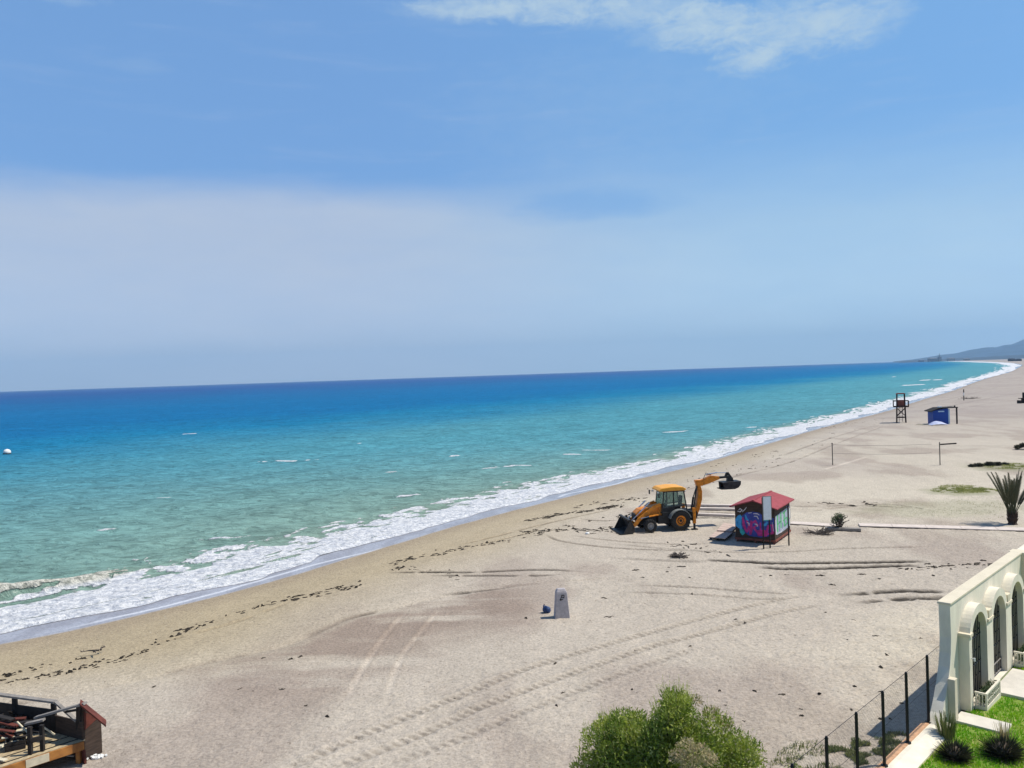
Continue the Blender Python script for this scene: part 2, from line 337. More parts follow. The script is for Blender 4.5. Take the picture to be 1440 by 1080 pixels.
def rut(px, width, depth, ridge=0.5, dark=0.0, light=0.0, tread=0.0, wob=0.06, fade=2.0, brk=0.0, period=0.35):
    global Zb
    pts = smoothline(px); lo = min(p.y for p in pts)-3; hi = max(p.y for p in pts)+3
    r0 = np.searchsorted(ys, lo); r1 = np.searchsorted(ys, hi)
    if r1 <= r0: return
    sl = slice(r0, r1); x_, y_ = X[sl], Y[sl]
    width = width*1.1 if dark > 0.5 else width; d_, a_, t_, _ = polydist(x_, y_, pts)
    d_ = np.abs(d_+wob*(fbm(x_*1.5, y_*1.5, 41, 3)-0.5))
    en = sst(a_, 0, fade)*sst(t_-a_, 0, fade)
    if brk: en = en*sst(fbm(a_*0.9, d_*0+3, 43, 3), brk-0.1, brk+0.1)
    g = np.exp(-(d_/(width/2))**4)*en; rr = np.exp(-((d_-width*0.75)/(width*0.3))**2)*en
    tr = sst(np.sin(a_*2*math.pi/period+d_*7), -0.35, 0.35) if tread else 1.0
    dd_ = min(depth, 0.05) if dark else depth; Zb[sl] += -dd_*g*((1-tread)+tread*tr)+ridge*dd_*rr*((_ > 0) if dark else 1)
    if dark: col[sl] = col[sl]*(1-(g*dark)[..., None])+damp*0.12*(g*dark)[..., None]  # near-black tone paints the shade of grooves and scarps into the sand
    if light: col[sl] = np.clip(col[sl]*(1+(g*light)[..., None]), 0, 0.7)
    if tread: col[sl] = col[sl]*(1-0.30*(g*tr)[..., None])
TA = [(380, 1092), (532, 1025), (643, 980), (747, 938), (900, 893), (994, 868), (1089, 844), (1150, 836)]
TB = [(440, 1092), (594, 1032), (712, 980), (900, 914), (979, 893), (1042, 876), (1089, 863), (1168, 848)]
rut(TA, 0.42, 0.055, 0.5, tread=0.75, period=0.34); rut(TB, 0.42, 0.06, 0.5, tread=0.75, period=0.34)
rut([(520, 1085), (640, 1042), (760, 992), (900, 938), (1000, 905)], 0.40, 0.035, 0.4, tread=0.8)
rut([(575, 856), (545, 890), (505, 950), (485, 990)], 0.25, 0.02, 0.9, light=0.20); rut([(622, 853), (592, 890), (562, 930), (542, 990)], 0.25, 0.02, 0.9, light=0.20)
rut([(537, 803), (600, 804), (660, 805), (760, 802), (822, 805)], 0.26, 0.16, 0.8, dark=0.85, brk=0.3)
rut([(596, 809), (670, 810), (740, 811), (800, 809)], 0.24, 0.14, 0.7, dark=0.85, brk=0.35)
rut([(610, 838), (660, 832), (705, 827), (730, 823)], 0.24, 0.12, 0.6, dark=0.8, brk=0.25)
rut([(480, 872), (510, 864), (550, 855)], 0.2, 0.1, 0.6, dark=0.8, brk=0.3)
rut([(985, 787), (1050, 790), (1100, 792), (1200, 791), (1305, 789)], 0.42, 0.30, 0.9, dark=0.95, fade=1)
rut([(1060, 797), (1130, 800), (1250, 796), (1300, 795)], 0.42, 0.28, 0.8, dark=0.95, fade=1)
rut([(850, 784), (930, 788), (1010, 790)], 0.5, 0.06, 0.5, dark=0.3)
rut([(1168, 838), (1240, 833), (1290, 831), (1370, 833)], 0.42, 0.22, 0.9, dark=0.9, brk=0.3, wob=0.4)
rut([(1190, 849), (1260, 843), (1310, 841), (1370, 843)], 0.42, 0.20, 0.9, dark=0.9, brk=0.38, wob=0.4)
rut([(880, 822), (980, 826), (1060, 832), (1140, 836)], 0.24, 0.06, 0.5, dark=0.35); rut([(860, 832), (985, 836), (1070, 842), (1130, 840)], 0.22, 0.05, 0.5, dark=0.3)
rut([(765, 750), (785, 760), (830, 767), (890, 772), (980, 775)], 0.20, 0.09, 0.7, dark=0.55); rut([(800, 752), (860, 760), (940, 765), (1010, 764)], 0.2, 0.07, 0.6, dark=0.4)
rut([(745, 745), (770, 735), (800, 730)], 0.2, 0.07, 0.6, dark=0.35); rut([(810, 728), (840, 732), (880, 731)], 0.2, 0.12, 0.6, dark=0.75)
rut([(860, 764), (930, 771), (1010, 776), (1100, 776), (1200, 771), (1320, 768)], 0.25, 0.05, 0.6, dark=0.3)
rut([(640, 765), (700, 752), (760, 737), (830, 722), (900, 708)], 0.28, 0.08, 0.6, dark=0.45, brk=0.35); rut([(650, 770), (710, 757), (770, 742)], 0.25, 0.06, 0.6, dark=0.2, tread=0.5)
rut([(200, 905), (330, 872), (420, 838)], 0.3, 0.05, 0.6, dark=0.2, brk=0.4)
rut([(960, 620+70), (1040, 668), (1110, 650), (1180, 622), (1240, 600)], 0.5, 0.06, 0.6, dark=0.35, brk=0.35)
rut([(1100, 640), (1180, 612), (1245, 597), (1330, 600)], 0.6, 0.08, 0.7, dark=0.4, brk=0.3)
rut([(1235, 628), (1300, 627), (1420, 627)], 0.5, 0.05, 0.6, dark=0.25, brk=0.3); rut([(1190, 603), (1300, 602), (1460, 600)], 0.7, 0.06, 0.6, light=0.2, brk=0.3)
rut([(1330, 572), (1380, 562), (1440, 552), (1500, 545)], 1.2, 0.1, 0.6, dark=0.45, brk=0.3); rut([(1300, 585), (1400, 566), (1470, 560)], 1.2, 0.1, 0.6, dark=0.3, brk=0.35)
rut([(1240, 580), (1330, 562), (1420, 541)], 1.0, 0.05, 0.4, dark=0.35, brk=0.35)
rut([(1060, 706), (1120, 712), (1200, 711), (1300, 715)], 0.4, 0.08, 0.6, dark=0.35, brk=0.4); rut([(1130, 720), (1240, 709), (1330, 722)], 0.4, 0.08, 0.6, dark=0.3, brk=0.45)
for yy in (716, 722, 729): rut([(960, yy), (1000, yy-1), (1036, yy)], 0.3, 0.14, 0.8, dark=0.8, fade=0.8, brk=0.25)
rut([(1160, 660), (1217, 643)], 0.5, 0.0, 0.5, light=0.35, fade=0.5)
# greenish thin growth stain near the palm and weeds beside the fence
for (px, py, rx, ry) in ((1350, 690, 3.4, 2.6), (1330, 715, 7, 3.5), (1420, 656, 4.6, 4.0)):
    p = at(px, py); dd = ((X-p.x)/rx)**2+((Y-p.y)/ry)**2+1.2*(fbm(X/1.3, Y/1.3, 61)-0.5)
    darken((1-sst(dd, 0.3, 1.5))*(0.55 if py < 710 else 0.3), np.array((0.22, 0.235, 0.12)))
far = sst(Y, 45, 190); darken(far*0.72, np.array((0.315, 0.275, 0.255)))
fl1 = np.exp(-((Q+0.55-1.1*(fbm(Y/4, X*0, 84, 3)-0.4))/(0.10+0.10*fbm(Y/1.3, X*0, 86, 2)))**2)*sst(fbm(Y/6, X*0, 85, 2), 0.42, 0.6)
fines = fbm(X*2.3, Y*2.3, 71, 3); col *= (1+0.20*(fines-0.5)*near+0.12*(fbm(X/1.2, Y/4, 73, 3)-0.5))[..., None]
wet = 1-sst(Q+0.5*(fbm(Y/5, X*0, 81, 3)-0.5), 0.0, 0.35)
rim = (1-sst(Q, 0.2, 2.2+1.2*fbm(Y/7, X*0, 82)))*(1-wet); darken(rim*0.45, damp*1.6)
darken(wet*0.9, np.array((0.27, 0.262, 0.285))*1.0); darken(wet*0.55*sst(fbm(X/1.1, Y/2.2, 87, 4), 0.42, 0.62), np.array((0.40, 0.40, 0.43))); fl2 = np.exp(-((Q+0.5-1.3*(fbm(Y/4.5, X*0, 84, 3)-0.45))/0.13)**2)*sst(fbm(Y/7, X*0, 85, 2), 0.40, 0.55); darken(fl2*0.8, np.array((0.75, 0.75, 0.76)))  # wet film tint has the lilac sky reflection painted in
ii = (np.arange(nr-1)[:, None]*nc+np.arange(nc-1)[None, :]).ravel()
quads = np.stack([ii, ii+1, ii+nc+1, ii+nc], 1)
ms = bpy.data.materials.new('sand'); ms.use_nodes = True; t = NT(ms.node_tree)
ca = t.n('ShaderNodeAttribute', attribute_name='col'); wa = t.n('ShaderNodeAttribute', attribute_name='wet')
ge = t.n('ShaderNodeNewGeometry'); pos = ge.outputs['Position']
n1 = t.noise(pos, 8, 5, 0.75); n2 = t.noise(pos, 5.0, 4, 0.65, 0.4)
dry = t.m('SUBTRACT', 1, wa.outputs['Fac'])
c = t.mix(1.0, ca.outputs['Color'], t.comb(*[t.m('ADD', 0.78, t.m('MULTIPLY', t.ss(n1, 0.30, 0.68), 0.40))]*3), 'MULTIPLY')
spk = t.m('MULTIPLY', t.ss(t.noise(pos, 4.2, 3, 0.75), 0.60, 0.70), t.m('MULTIPLY', dry, 0.60)); c = t.mix(spk, c, (0.16, 0.13, 0.10, 1))
spk2 = t.m('MULTIPLY', t.ss(t.noise(pos, 6.1, 2, 0.7), 0.68, 0.74), t.m('MULTIPLY', dry, 0.5)); c = t.mix(spk2, c, (0.60, 0.56, 0.50, 1))
b = t.n('ShaderNodeBsdfPrincipled'); t.l(c, b.inputs['Base Color'])
t.l(t.m('SUBTRACT', 0.95, t.m('MULTIPLY', wa.outputs['Fac'], 0.72)), b.inputs['Roughness']); t.l(t.m('ADD', 0.1, t.m('MULTIPLY', wa.outputs['Fac'], 0.45)), b.inputs['Specular IOR Level'])
bp = t.n('ShaderNodeBump'); bp.inputs['Distance'].default_value = 0.10
t.l(t.m('MULTIPLY', dry, 0.75), bp.inputs['Strength']); t.l(t.m('ADD', t.m('MULTIPLY', n1, 0.45), n2), bp.inputs['Height']); t.l(bp.outputs[0], b.inputs['Normal'])
t.l(b.outputs[0], t.n('ShaderNodeOutputMaterial').inputs[0])
Zb = np.where(Y < 400, Zb, Zb+0.0)
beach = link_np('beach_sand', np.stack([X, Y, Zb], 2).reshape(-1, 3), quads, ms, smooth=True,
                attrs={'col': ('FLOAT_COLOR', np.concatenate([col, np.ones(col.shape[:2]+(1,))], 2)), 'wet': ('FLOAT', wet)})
tag(beach, 'grey beige beach sand with tyre tracks, damp along the water', None, kind='structure')
_BX, _BY, _BZ = X, Y, Zb

# ------------------------------------------------------------------ sea
nr, nc = 900, 1000
ys = 1/np.linspace(1/14.0, 1/14000.0, nr); Y = np.repeat(ys[:, None], nc, 1)
cq = cosq(ys); mean = 1.25*(fbm(ys/8, ys*0, 91, 3)-0.5)*2+0.8*(fbm(ys/2.2, ys*0, 92, 3)-0.5)
mean = mean*np.clip(1+ys/300, 1, 4)
xe = xs(ys)+(-1.55+mean)/cq; xw = -0.85*ys-60
cc = np.linspace(0, 1, nc)**1.7
X = xe[:, None]+(xw-xe)[:, None]*cc[None, :]
Q = (xs(Y)-X)*cosq(Y)                      # distance offshore
Qe = (xe[:, None]-X)*cosq(Y)               # from the foam edge
S = Y/cosq(Y)                              # rough along-shore coordinate
# depth colour
kq = np.array([0, 4, 12, 28, 50, 85, 130, 190, 280, 420, 700, 1500, 1e5])
kc = np.array([(.22, .26, .21), (.22, .295, .24), (.18, .292, .255), (.148, .285, .272), (.108, .265, .295), (.042, .212, .31), (.010, .168, .315), (.005, .132, .305), (.005, .128, .305), (.008, .125, .30), (.012, .105, .275), (.016, .080, .25), (.02, .07, .22)])
Qn = Q*(1+0.5*(fbm(X/60, Y/60, 101, 4)-0.5))
sc = np.stack([np.interp(Qn, kq, kc[:, i]) for i in range(3)], 2)
tq = (sst(Y, 65, 150)*(1-sst(Q, 60, 110))*sst(Q, 3, 12)*0.8)[..., None]; sc = sc*(1-tq)+np.array((0.068, 0.268, 0.335))*tq
wl = fbm(X/3.2, Y/2.0, 111, 4, 0.6); fade = np.clip(260/Y, 0.25, 1)
sc *= (1+0.34*(wl-0.5)*fade)[..., None]*(1+0.14*(fbm(X/60, Y/22, 113, 4)-0.5))[..., None]
# foam
wdt = np.interp(Y, [30, 45, 52, 60, 80, 120, 200, 400, 700, 1500, 4000], [8.0, 7.8, 7.2, 6.6, 6.0, 6.2, 7.2, 9, 13, 26, 60])
wdt = wdt*(0.85+0.35*fbm(S/14, S*0, 121, 3))
pat = fbm(X*0.9, Y*0.9, 131, 5, 0.62); pat2 = fbm(S/3.0+Q*0.35, Q/0.55, 133, 4, 0.62)
u = Qe/wdt
dens = np.where(u < 0.35, 1.2-0.2*u, 1.13-(u-0.35)*1.25)
foam = sst(dens+(pat-0.5)*1.9+(pat2-0.5)*1.1, 0.36, 0.66)
foam *= (u < 1.5)
film = np.exp(-(Qe/0.5)**2)*0.0
tongue = sst(np.abs(Qe-1.3-0.9*fbm(S/6, S*0, 141)), 0.35, 0.1)*0.0
hole = sst(pat2, 0.60, 0.72)*sst(u, 0.0, 0.1)*(u < 0.45)*0.75; foam = foam*(1-hole*sst(fbm(S/9, S*0, 143, 2), .45, .6))
# scattered whitecaps at the places they stand
for (px, py, a, b_) in ((575, 697, 1.6, 0.5), (455, 553, 6, 1.6), (400, 648, 5.5, 0.4), (950, 607, 4.5, 0.8), (725, 656, 3, 0.4), (690, 660, 1.6, 0.3), (845, 633, 4.5, 0.5), (800, 640, 3, 0.4), (548, 665, 0.9, 0.35), (1012, 632, 5, 0.6),
                        (1248, 546, 5, 1.5), (1290, 541, 9, 2), (1362, 532, 9, 4), (1385, 517.5, 28, 7), (1255, 530, 9, 3), (1060, 600, 4, 0.7), (640, 640, 1.3, .3), (230, 700, 1.6, .25), (320, 757, 1.8, .25), (150, 745, 1, .2), (1315, 534, 12, 2.5),
                        (20, 560, 9, 1.6), (150, 575, 5, 1), (270, 610, 3, .5), (640, 590, 3.5, .6), (520, 622, 2.5, .4), (880, 575, 5, .8)):
    p = at(px, py, SEA_Z); R_ = max(a, b_)*3; r0, r1 = np.searchsorted(ys, p.y-R_), np.searchsorted(ys, p.y+R_)+1
    x_, y_ = X[r0:r1]-p.x, Y[r0:r1]-p.y; dd = (x_/a)**2+((y_-0.25*x_)/(b_*1.3))**2+1.6*(fbm(X[r0:r1]/b_*.5, Y[r0:r1]/b_*.5, 151, 3)-0.5)
    foam[r0:r1] = np.maximum(foam[r0:r1], (1-sst(dd, 0.3, 1.0))*0.85)
# breakers: a low roller riding the back of the surf
amp = np.interp(Y, [25, 32, 44, 49, 60, 110, 250, 400], [0.6, 0.85, 0.75, 0.30, 0.15, 0.18, 0.2, 0])*(0.35+1.1*fbm(S/8, S*0, 161, 3))
pk = wdt*0.97
prof = np.exp(-np.clip((Qe-pk)/1.7, 0, 9)**2)*(Qe > pk)+np.exp(-np.clip((pk-Qe)/0.7, 0, 9)**2)*(Qe <= pk)
Z = SEA_Z+amp*prof*(0.8+0.6*(pat2-0.5))
roll = prof*sst(amp, 0.2, 0.4)
foam = np.maximum(foam, sst(roll*(Qe < pk+1.0)*0.9+(pat-0.5)*3.0+(pat2-.5)*1.5, 0.45, 0.85)*(roll > 0.02))
green = roll*sst(Qe, pk.max()*0, 1)*(1-foam)
sc = sc*(1-0.35*green[..., None])+np.array((0.13, 0.17, 0.10))*0.35*green[..., None]
# swell and chop
Z += 0.10*np.sin(Q*2*math.pi/11+3*fbm(X/30, Y/30, 171, 2)*2)*sst(Q, 8, 25)*np.clip(200/Y, 0, 1)
Z += (0.30*(fbm(X/4.5, Y/2.0, 181, 3)-0.5)+0.16*(fbm(X/1.4, Y/0.7, 183, 3)-0.5))*sst(Q, 5, 14)*np.clip(150/Y, 0, 1)
Z += foam*(0.05+0.16*(pat-0.3))*np.clip(80/Y, 0, 1)*sst(Qe, 0, 0.8)
Z += 0.03*np.exp(-(Qe-0.5)**2/0.2)-0.004
ii = (np.arange(nr-1)[:, None]*nc+np.arange(nc-1)[None, :]).ravel()
quads = np.stack([ii, ii+nc, ii+nc+1, ii+1], 1)
mw = bpy.data.materials.new('sea_water'); mw.use_nodes = True; t = NT(mw.node_tree)
ca = t.n('ShaderNodeAttribute', attribute_name='col'); fa = t.n('ShaderNodeAttribute', attribute_name='foam')
pos = t.n('ShaderNodeNewGeometry').outputs['Position']
mp = t.n('ShaderNodeMapping'); mp.inputs['Scale'].default_value = (0.85, 1.5, 1.0); t.l(pos, mp.inputs[0])
w1 = t.noise(mp.outputs[0], 0.9, 5, 0.65, 0.6); w2 = t.noise(mp.outputs[0], 0.12, 5, 0.7, 0.3); fz = t.noise(pos, 3.0, 6, 0.7)
ff = t.ss(t.m('ADD', fa.outputs['Fac'], t.m('MULTIPLY', t.m('SUBTRACT', fz, 0.5), t.m('MULTIPLY', t.m('SUBTRACT', 1.05, fa.outputs['Fac']), 1.1))), 0.28, 0.72)
wc = t.mix(1.0, ca.outputs['Color'], t.comb(*[t.m('ADD', 0.60, t.m('ADD', t.m('MULTIPLY', t.ss(w1, 0.32, 0.62), 0.46), t.m('MULTIPLY', t.ss(w2, 0.3, 0.7), 0.22)))]*3), 'MULTIPLY')
ra = t.n('ShaderNodeAttribute', attribute_name='roll'); fcol = t.mix(t.ss(fz, 0.35, 0.65), (0.46, 0.49, 0.55, 1), (0.80, 0.80, 0.80, 1)); fcol = t.mix(t.m('MULTIPLY', t.ss(ra.outputs['Fac'], 0.1, 0.6), 0.75), fcol, t.mix(t.ss(fz, 0.40, 0.60), (0.22, 0.22, 0.15, 1), (0.62, 0.60, 0.50, 1)))
b = t.n('ShaderNodeBsdfDiffuse'); t.l(t.mix(ff, wc, fcol), b.inputs['Color'])
bp = t.n('ShaderNodeBump'); bp.inputs['Distance'].default_value = 0.6; bp.inputs['Strength'].default_value = 1.0
t.l(t.m('ADD', t.m('MULTIPLY', w1, 0.8), t.m('MULTIPLY', fz, t.m('MULTIPLY', ff, 0.35))), bp.inputs['Height']); t.l(bp.outputs[0], b.inputs['Normal'])
gl = t.n('ShaderNodeBsdfGlossy'); gl.inputs['Roughness'].default_value = 0.22; t.l(bp.outputs[0], gl.inputs['Normal'])
lw = t.n('ShaderNodeLayerWeight'); lw.inputs[0].default_value = 0.25; t.l(bp.outputs[0], lw.inputs['Normal'])
mx = t.n('ShaderNodeMixShader'); t.l(t.m('MULTIPLY', t.m('SUBTRACT', 1.0, ff), t.m('ADD', 0.015, t.m('MULTIPLY', lw.outputs['Fresnel'], 0.09))), mx.inputs[0]); t.l(b.outputs[0], mx.inputs[1]); t.l(gl.outputs[0], mx.inputs[2])
t.l(mx.outputs[0], t.n('ShaderNodeOutputMaterial').inputs[0])
sea = link_np('sea', np.stack([X, Y, Z], 2).reshape(-1, 3), quads, mw, smooth=True,
              attrs={'col': ('FLOAT_COLOR', np.concatenate([sc, np.ones(sc.shape[:2]+(1,))], 2)), 'foam': ('FLOAT', foam), 'roll': ('FLOAT', roll)})
tag(sea, 'turquoise sea deepening to blue, white surf along the sand', None, kind='structure')
del X, Y, Z, Q, Qe, S, sc, foam, pat, pat2

# ------------------------------------------------------------------ far land and hills
def ridge_mesh(name, material, a0, a1, D0, depth, hf, n=160, m=14, seed=1, label=''):
    V = []; 
    for j in range(m):
        v = j/(m-1); D = D0+depth*v
        for i in range(n):
            u_ = a0+(a1-a0)*i/(n-1); env = math.sin(math.pi*min(1, v*0.62+0.02))
            hh = hf(u_)*env*(0.72+0.5*float(fbm(np.array(u_*26.0), np.array(v*3.0+seed), seed, 5)))
            V.append((u_*D, D, -2+hh+2*min(1, v*8)))
    I = (np.arange(m-1)[:, None]*n+np.arange(n-1)[None, :]).ravel()
    return tag(link_np(name, V, np.stack([I, I+1, I+n+1, I+n], 1), material, smooth=True), label, None, kind='structure')
mh = mat('hazed_hill_scrub', (0.045, 0.095, 0.165), 0.95, var=0.3, nscale=0.004)  # scrub colour with the blue of distant haze mixed in
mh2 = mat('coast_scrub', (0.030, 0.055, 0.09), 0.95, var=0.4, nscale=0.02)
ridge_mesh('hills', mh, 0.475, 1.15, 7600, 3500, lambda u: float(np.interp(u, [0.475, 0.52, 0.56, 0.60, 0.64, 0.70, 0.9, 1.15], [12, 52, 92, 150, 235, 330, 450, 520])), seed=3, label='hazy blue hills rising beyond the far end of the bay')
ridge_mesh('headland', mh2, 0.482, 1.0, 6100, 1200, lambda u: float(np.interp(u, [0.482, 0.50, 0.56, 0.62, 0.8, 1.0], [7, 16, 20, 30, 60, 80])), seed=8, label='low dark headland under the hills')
def far_thing(name, px, D, w_, h_, material, label, cat, group=None, spire=False):
    x = (px-720)/F_PX*D; o = thing(name, (x, D, 0), 0, label, cat, group)
    b = MB(); b.box(-w_/2, w_/2, -w_/2, w_/2, -2, h_); b.build('wall', material, o)
    r = MB()
    if spire: r.tube([(0, 0, h_), (0, 0, h_*1.25), (0, 0, h_*1.8)], [w_*0.3, w_*0.22, 0.8], 8); r.build('spire', material, o)
    else: r.hexa([(-w_*.55, -w_*.55, h_), (w_*.55, -w_*.55, h_), (w_*.55, w_*.55, h_), (-w_*.55, w_*.55, h_)], [(-w_*.3, 0, h_*1.25), (w_*.3, 0, h_*1.25), (w_*.3, w_*.1, h_*1.25), (-w_*.3, w_*.1, h_*1.25)]); r.build('roof', material, o)
far_thing('church_tower', 1322, 6050, 20, 34, MT['far_build'], 'slim pointed tower standing up from the hazy headland', 'tower', spire=True)
for i, (px, D, w_, h_) in enumerate(((1296, 6060, 30, 14), (1312, 6050, 50, 24), (1338, 6050, 40, 20), (1360, 6000, 34, 14), (1423, 2500, 14, 7), (1426.5, 2450, 12, 5), (1433, 2400, 12, 5.5))):
    far_thing('distant_building', px, D, w_, h_, MT['far_dark' if px > 1420 else 'far_build'], 'tiny dark building on the far shore of the bay' if px > 1400 else 'tiny blurred building on the hazy headland', 'building', 'buildings at the far end of the bay')

# ------------------------------------------------------------------ garden: wall, curb, lawn, fence
P0 = at(1340, 1009, 0.4); wd = Vector((math.sin(math.radians(44.75)), math.cos(math.radians(44.75)), 0)); nd = Vector((wd.y, -wd.x, 0))
def G(s, e, z): return (s*wd.x+e*nd.x, s*wd.y+e*nd.y, z)      # local to an Empty at P0
GB = (P0.x, P0.y, 0)
def gw(s, e, z=0): return Vector(G(s, e, z))+Vector(GB)
def gbox(mb, s0, s1, e0, e1, z0, z1): 
    a = [G(s0, e0, z0), G(s1, e0, z0), G(s1, e1, z0), G(s0, e1, z0)]; b2 = [G(s0, e0, z1), G(s1, e0, z1), G(s1, e1, z1), G(s0, e1, z1)]; return mb.hexa(a, b2)
def plane_prism(mb, poly, e0, e1, holes=()):   # polygon in (s, z), extruded from e0 to e1, with holes
    loops = [[Vector((p[0], p[1], 0)) for p in poly]]+[[Vector((p[0], p[1], 0)) for p in h] for h in holes]
    flat = [p for l in loops for p in l]; n = len(flat); tri = tessellate_polygon(loops)
    f = [tuple(t_) for t_ in tri]+[tuple(i+n for i in t_)[::-1] for t_ in tri]; k = 0
    for l in loops:
        m_ = len(l); f += [(k+i, k+(i+1) % m_, k+(i+1) % m_+n, k+i+n) for i in range(m_)]; k += m_
    return mb.add([G(p.x, e0, p.y) for p in flat]+[G(p.x, e1, p.y) for p in flat], f)
wall = thing('garden_wall', GB, 0, 'tall cream rendered garden wall with arched openings beside the lawn', 'wall')
def archpts(s0, s1, zb, zt, n=14):
    c = (s0+s1)/2; r = (s1-s0)/2; zc = zt-r
    return [(s0, zb), (s1, zb)]+[(c+r*math.cos(math.pi*i/n), zc+r*math.sin(math.pi*i/n)) for i in range(n+1)]
arches = [(1.0, 2.62, 3.22), (3.32, 4.92, 3.22), (5.62, 7.25, 3.22)]
mb = MB()
prof = [(0, 3.80), (0.02, 3.3), (0.03, 2.8), (-0.03, 2.35), (-0.16, 1.95), (-0.38, 1.55), (-0.66, 1.15), (-0.95, 0.82), (-1.35, 0.50), (-1.6, 0.0), (13, 0.0), (13, 3.80)]
plane_prism(mb, prof, -0.32, 0.0, [archpts(a, b_, 0.42, zt-0.03)[::-1] for a, b_, zt in arches]); mb.build('wall_body', 'stucco', wall)
mb = MB(); gbox(mb, -0.03, 8.44, -0.35, 0.03, 3.803, 3.87); mb.build('coping', 'stucco_warm', wall, 0.01)
mb = MB()
poly = [(0.72, 0.42)]; 
for i, (a, b_, zt) in enumerate(arches):
    c = (a+b_)/2; r = (b_-a)/2; R_ = r+0.26; zc = zt-r; lim = 0.22 if i else 0.22
    poly2 = [(c+R_*math.cos(math.radians(t_)), zc+R_*math.sin(math.radians(t_))) for t_ in range(166, 10, -8)]
    poly += [(poly2[0][0], 2.72)]+poly2+[(poly2[-1][0], 2.72)]
poly = [(0.72, 0.42), (0.72, 2.72)]+[p for p in poly[1:]]+[(7.62, 2.72), (7.62, 0.42)]
cl = []
for p in poly:
    if not cl or (abs(p[0]-cl[-1][0])+abs(p[1]-cl[-1][1])) > 0.02: cl.append(p)
ok = [cl[0]]
for p in cl[1:]:
    ok.append((max(p[0], ok[-1][0]) if True else p[0], p[1]))
hol = [archpts(a, b_, 0.47, zt)[::-1] for a, b_, zt in arches]
plane_prism(mb, ok[::-1], 0.003, 0.30, hol); mb.build('arcade', 'stucco', wall)
mb = MB()
for s0, s1 in ((0.66, 0.98), (2.66, 3.28), (4.96, 5.58), (7.29, 7.66)): gbox(mb, s0, s1, 0.003, 0.35, 2.70, 2.80)
for s0, s1 in ((2.80, 3.14), (5.10, 5.44)): gbox(mb, s0, s1, 0.003, 0.33, 2.80, 3.05)
mb.build('capital', 'stucco_warm', wall, 0.01)
mb = MB(); gbox(mb, -0.42, -0.17, 0.003, 0.2, 0.3, 1.70); mb.build('buttress', 'stucco_warm', wall, 0.01)
mb = MB(); gbox(mb, 8.45, 9.0, -0.4, 0.45, 0.3, 3.86); mb.build('pier', 'stucco_warm', wall, 0.01)
for i, (a, b_, zt) in enumerate(arches):
    mb = MB(); plane_prism(mb, archpts(a+.005, b_-.005, 0.43, zt-0.04), -0.2, -0.16); mb.build('shutter', 'dark_panel', wall)
    gr = MB(); zb = 0.5 if i == 1 else 0.5; n_ = 9; c = (a+b_)/2; r = (b_-a)/2
    for k in range(n_):
        s = a+0.06+(b_-a-0.12)*k/(n_-1); zz = zt-r+math.sqrt(max(0, r*r-(s-c)**2))-0.02
        gr.tube([Vector(G(s, 0.10, zb)), Vector(G(s, 0.10, zz))], 0.014, 5)
        if k % 2: 
            for zq in (1.1, 1.9, 2.5): gr.tube([Vector(G(s-0.07, 0.10, zq)), Vector(G(s, 0.13, zq+0.06)), Vector(G(s+0.07, 0.10, zq))], 0.012, 4)
    for z_ in (0.55, 1.5, 2.35): gr.tube([Vector(G(a+0.01, 0.10, z_)), Vector(G(b_-0.01, 0.10, z_))], 0.018, 5)
    gr.build('iron_gate' if i == 1 else 'window_grille', 'black_metal', wall)
    if i == 1:
        br = MB()
        for z_ in (0.56, 0.92): br.tube([Vector(G(a+0.02, 0.14, z_)), Vector(G(b_-0.02, 0.14, z_))], 0.02, 5)
        for k in range(7): s = a+0.1+(b_-a-0.2)*k/6; br.tube([Vector(G(s, 0.14, 0.56)), Vector(G(s, 0.14, 0.92))], 0.012, 4)
        br.build('gate_rail', 'grey_plank', wall)
lm = MB(); lm.tube([G(0.85, 0.30, 2.02), G(0.85, 0.42, 2.05)], 0.015, 6); lm.tube([G(0.85, 0.40, 1.96), G(0.85, 0.40, 2.06)], [0.03, 0.02], 8); lm.build('lamp', 'white', wall)
def leaf_cloud(name, material, parent, centers, n, size, squash=1.0, aspect=2.6, up=0.3):
    """many small leaf faces spread through blobs (x, y, z, radius)"""
    V = np.zeros((n, 4, 3)); ci = RNG.integers(0, len(centers), n); wts = np.array([c[3]**2 for c in centers]); ci = RNG.choice(len(centers), n, p=wts/wts.sum())
    cen = np.array([c[:3] for c in centers])[ci]; rad = np.array([c[3] for c in centers])[ci]
    d = RNG.normal(size=(n, 3)); d /= np.linalg.norm(d, axis=1)[:, None]; rr = rad*(0.35+0.72*RNG.random(n)**0.6)
    p = cen+d*rr[:, None]*np.array((1, 1, squash))
    a = RNG.normal(size=(n, 3))+d*0.9; a[:, 2] += up; a /= np.linalg.norm(a, axis=1)[:, None]
    bb = np.cross(a, RNG.normal(size=(n, 3))); bb /= np.linalg.norm(bb, axis=1)[:, None]
    L = size*(0.6+0.8*RNG.random(n)); W = L/aspect
    V[:, 0] = p-bb*W[:, None]/2; V[:, 1] = p+bb*W[:, None]/2; V[:, 2] = p+a*L[:, None]+bb*W[:, None]/5; V[:, 3] = p+a*L[:, None]-bb*W[:, None]/5
    return link_np(name, V.reshape(-1, 3), np.arange(n*4).reshape(-1, 4), material, parent)
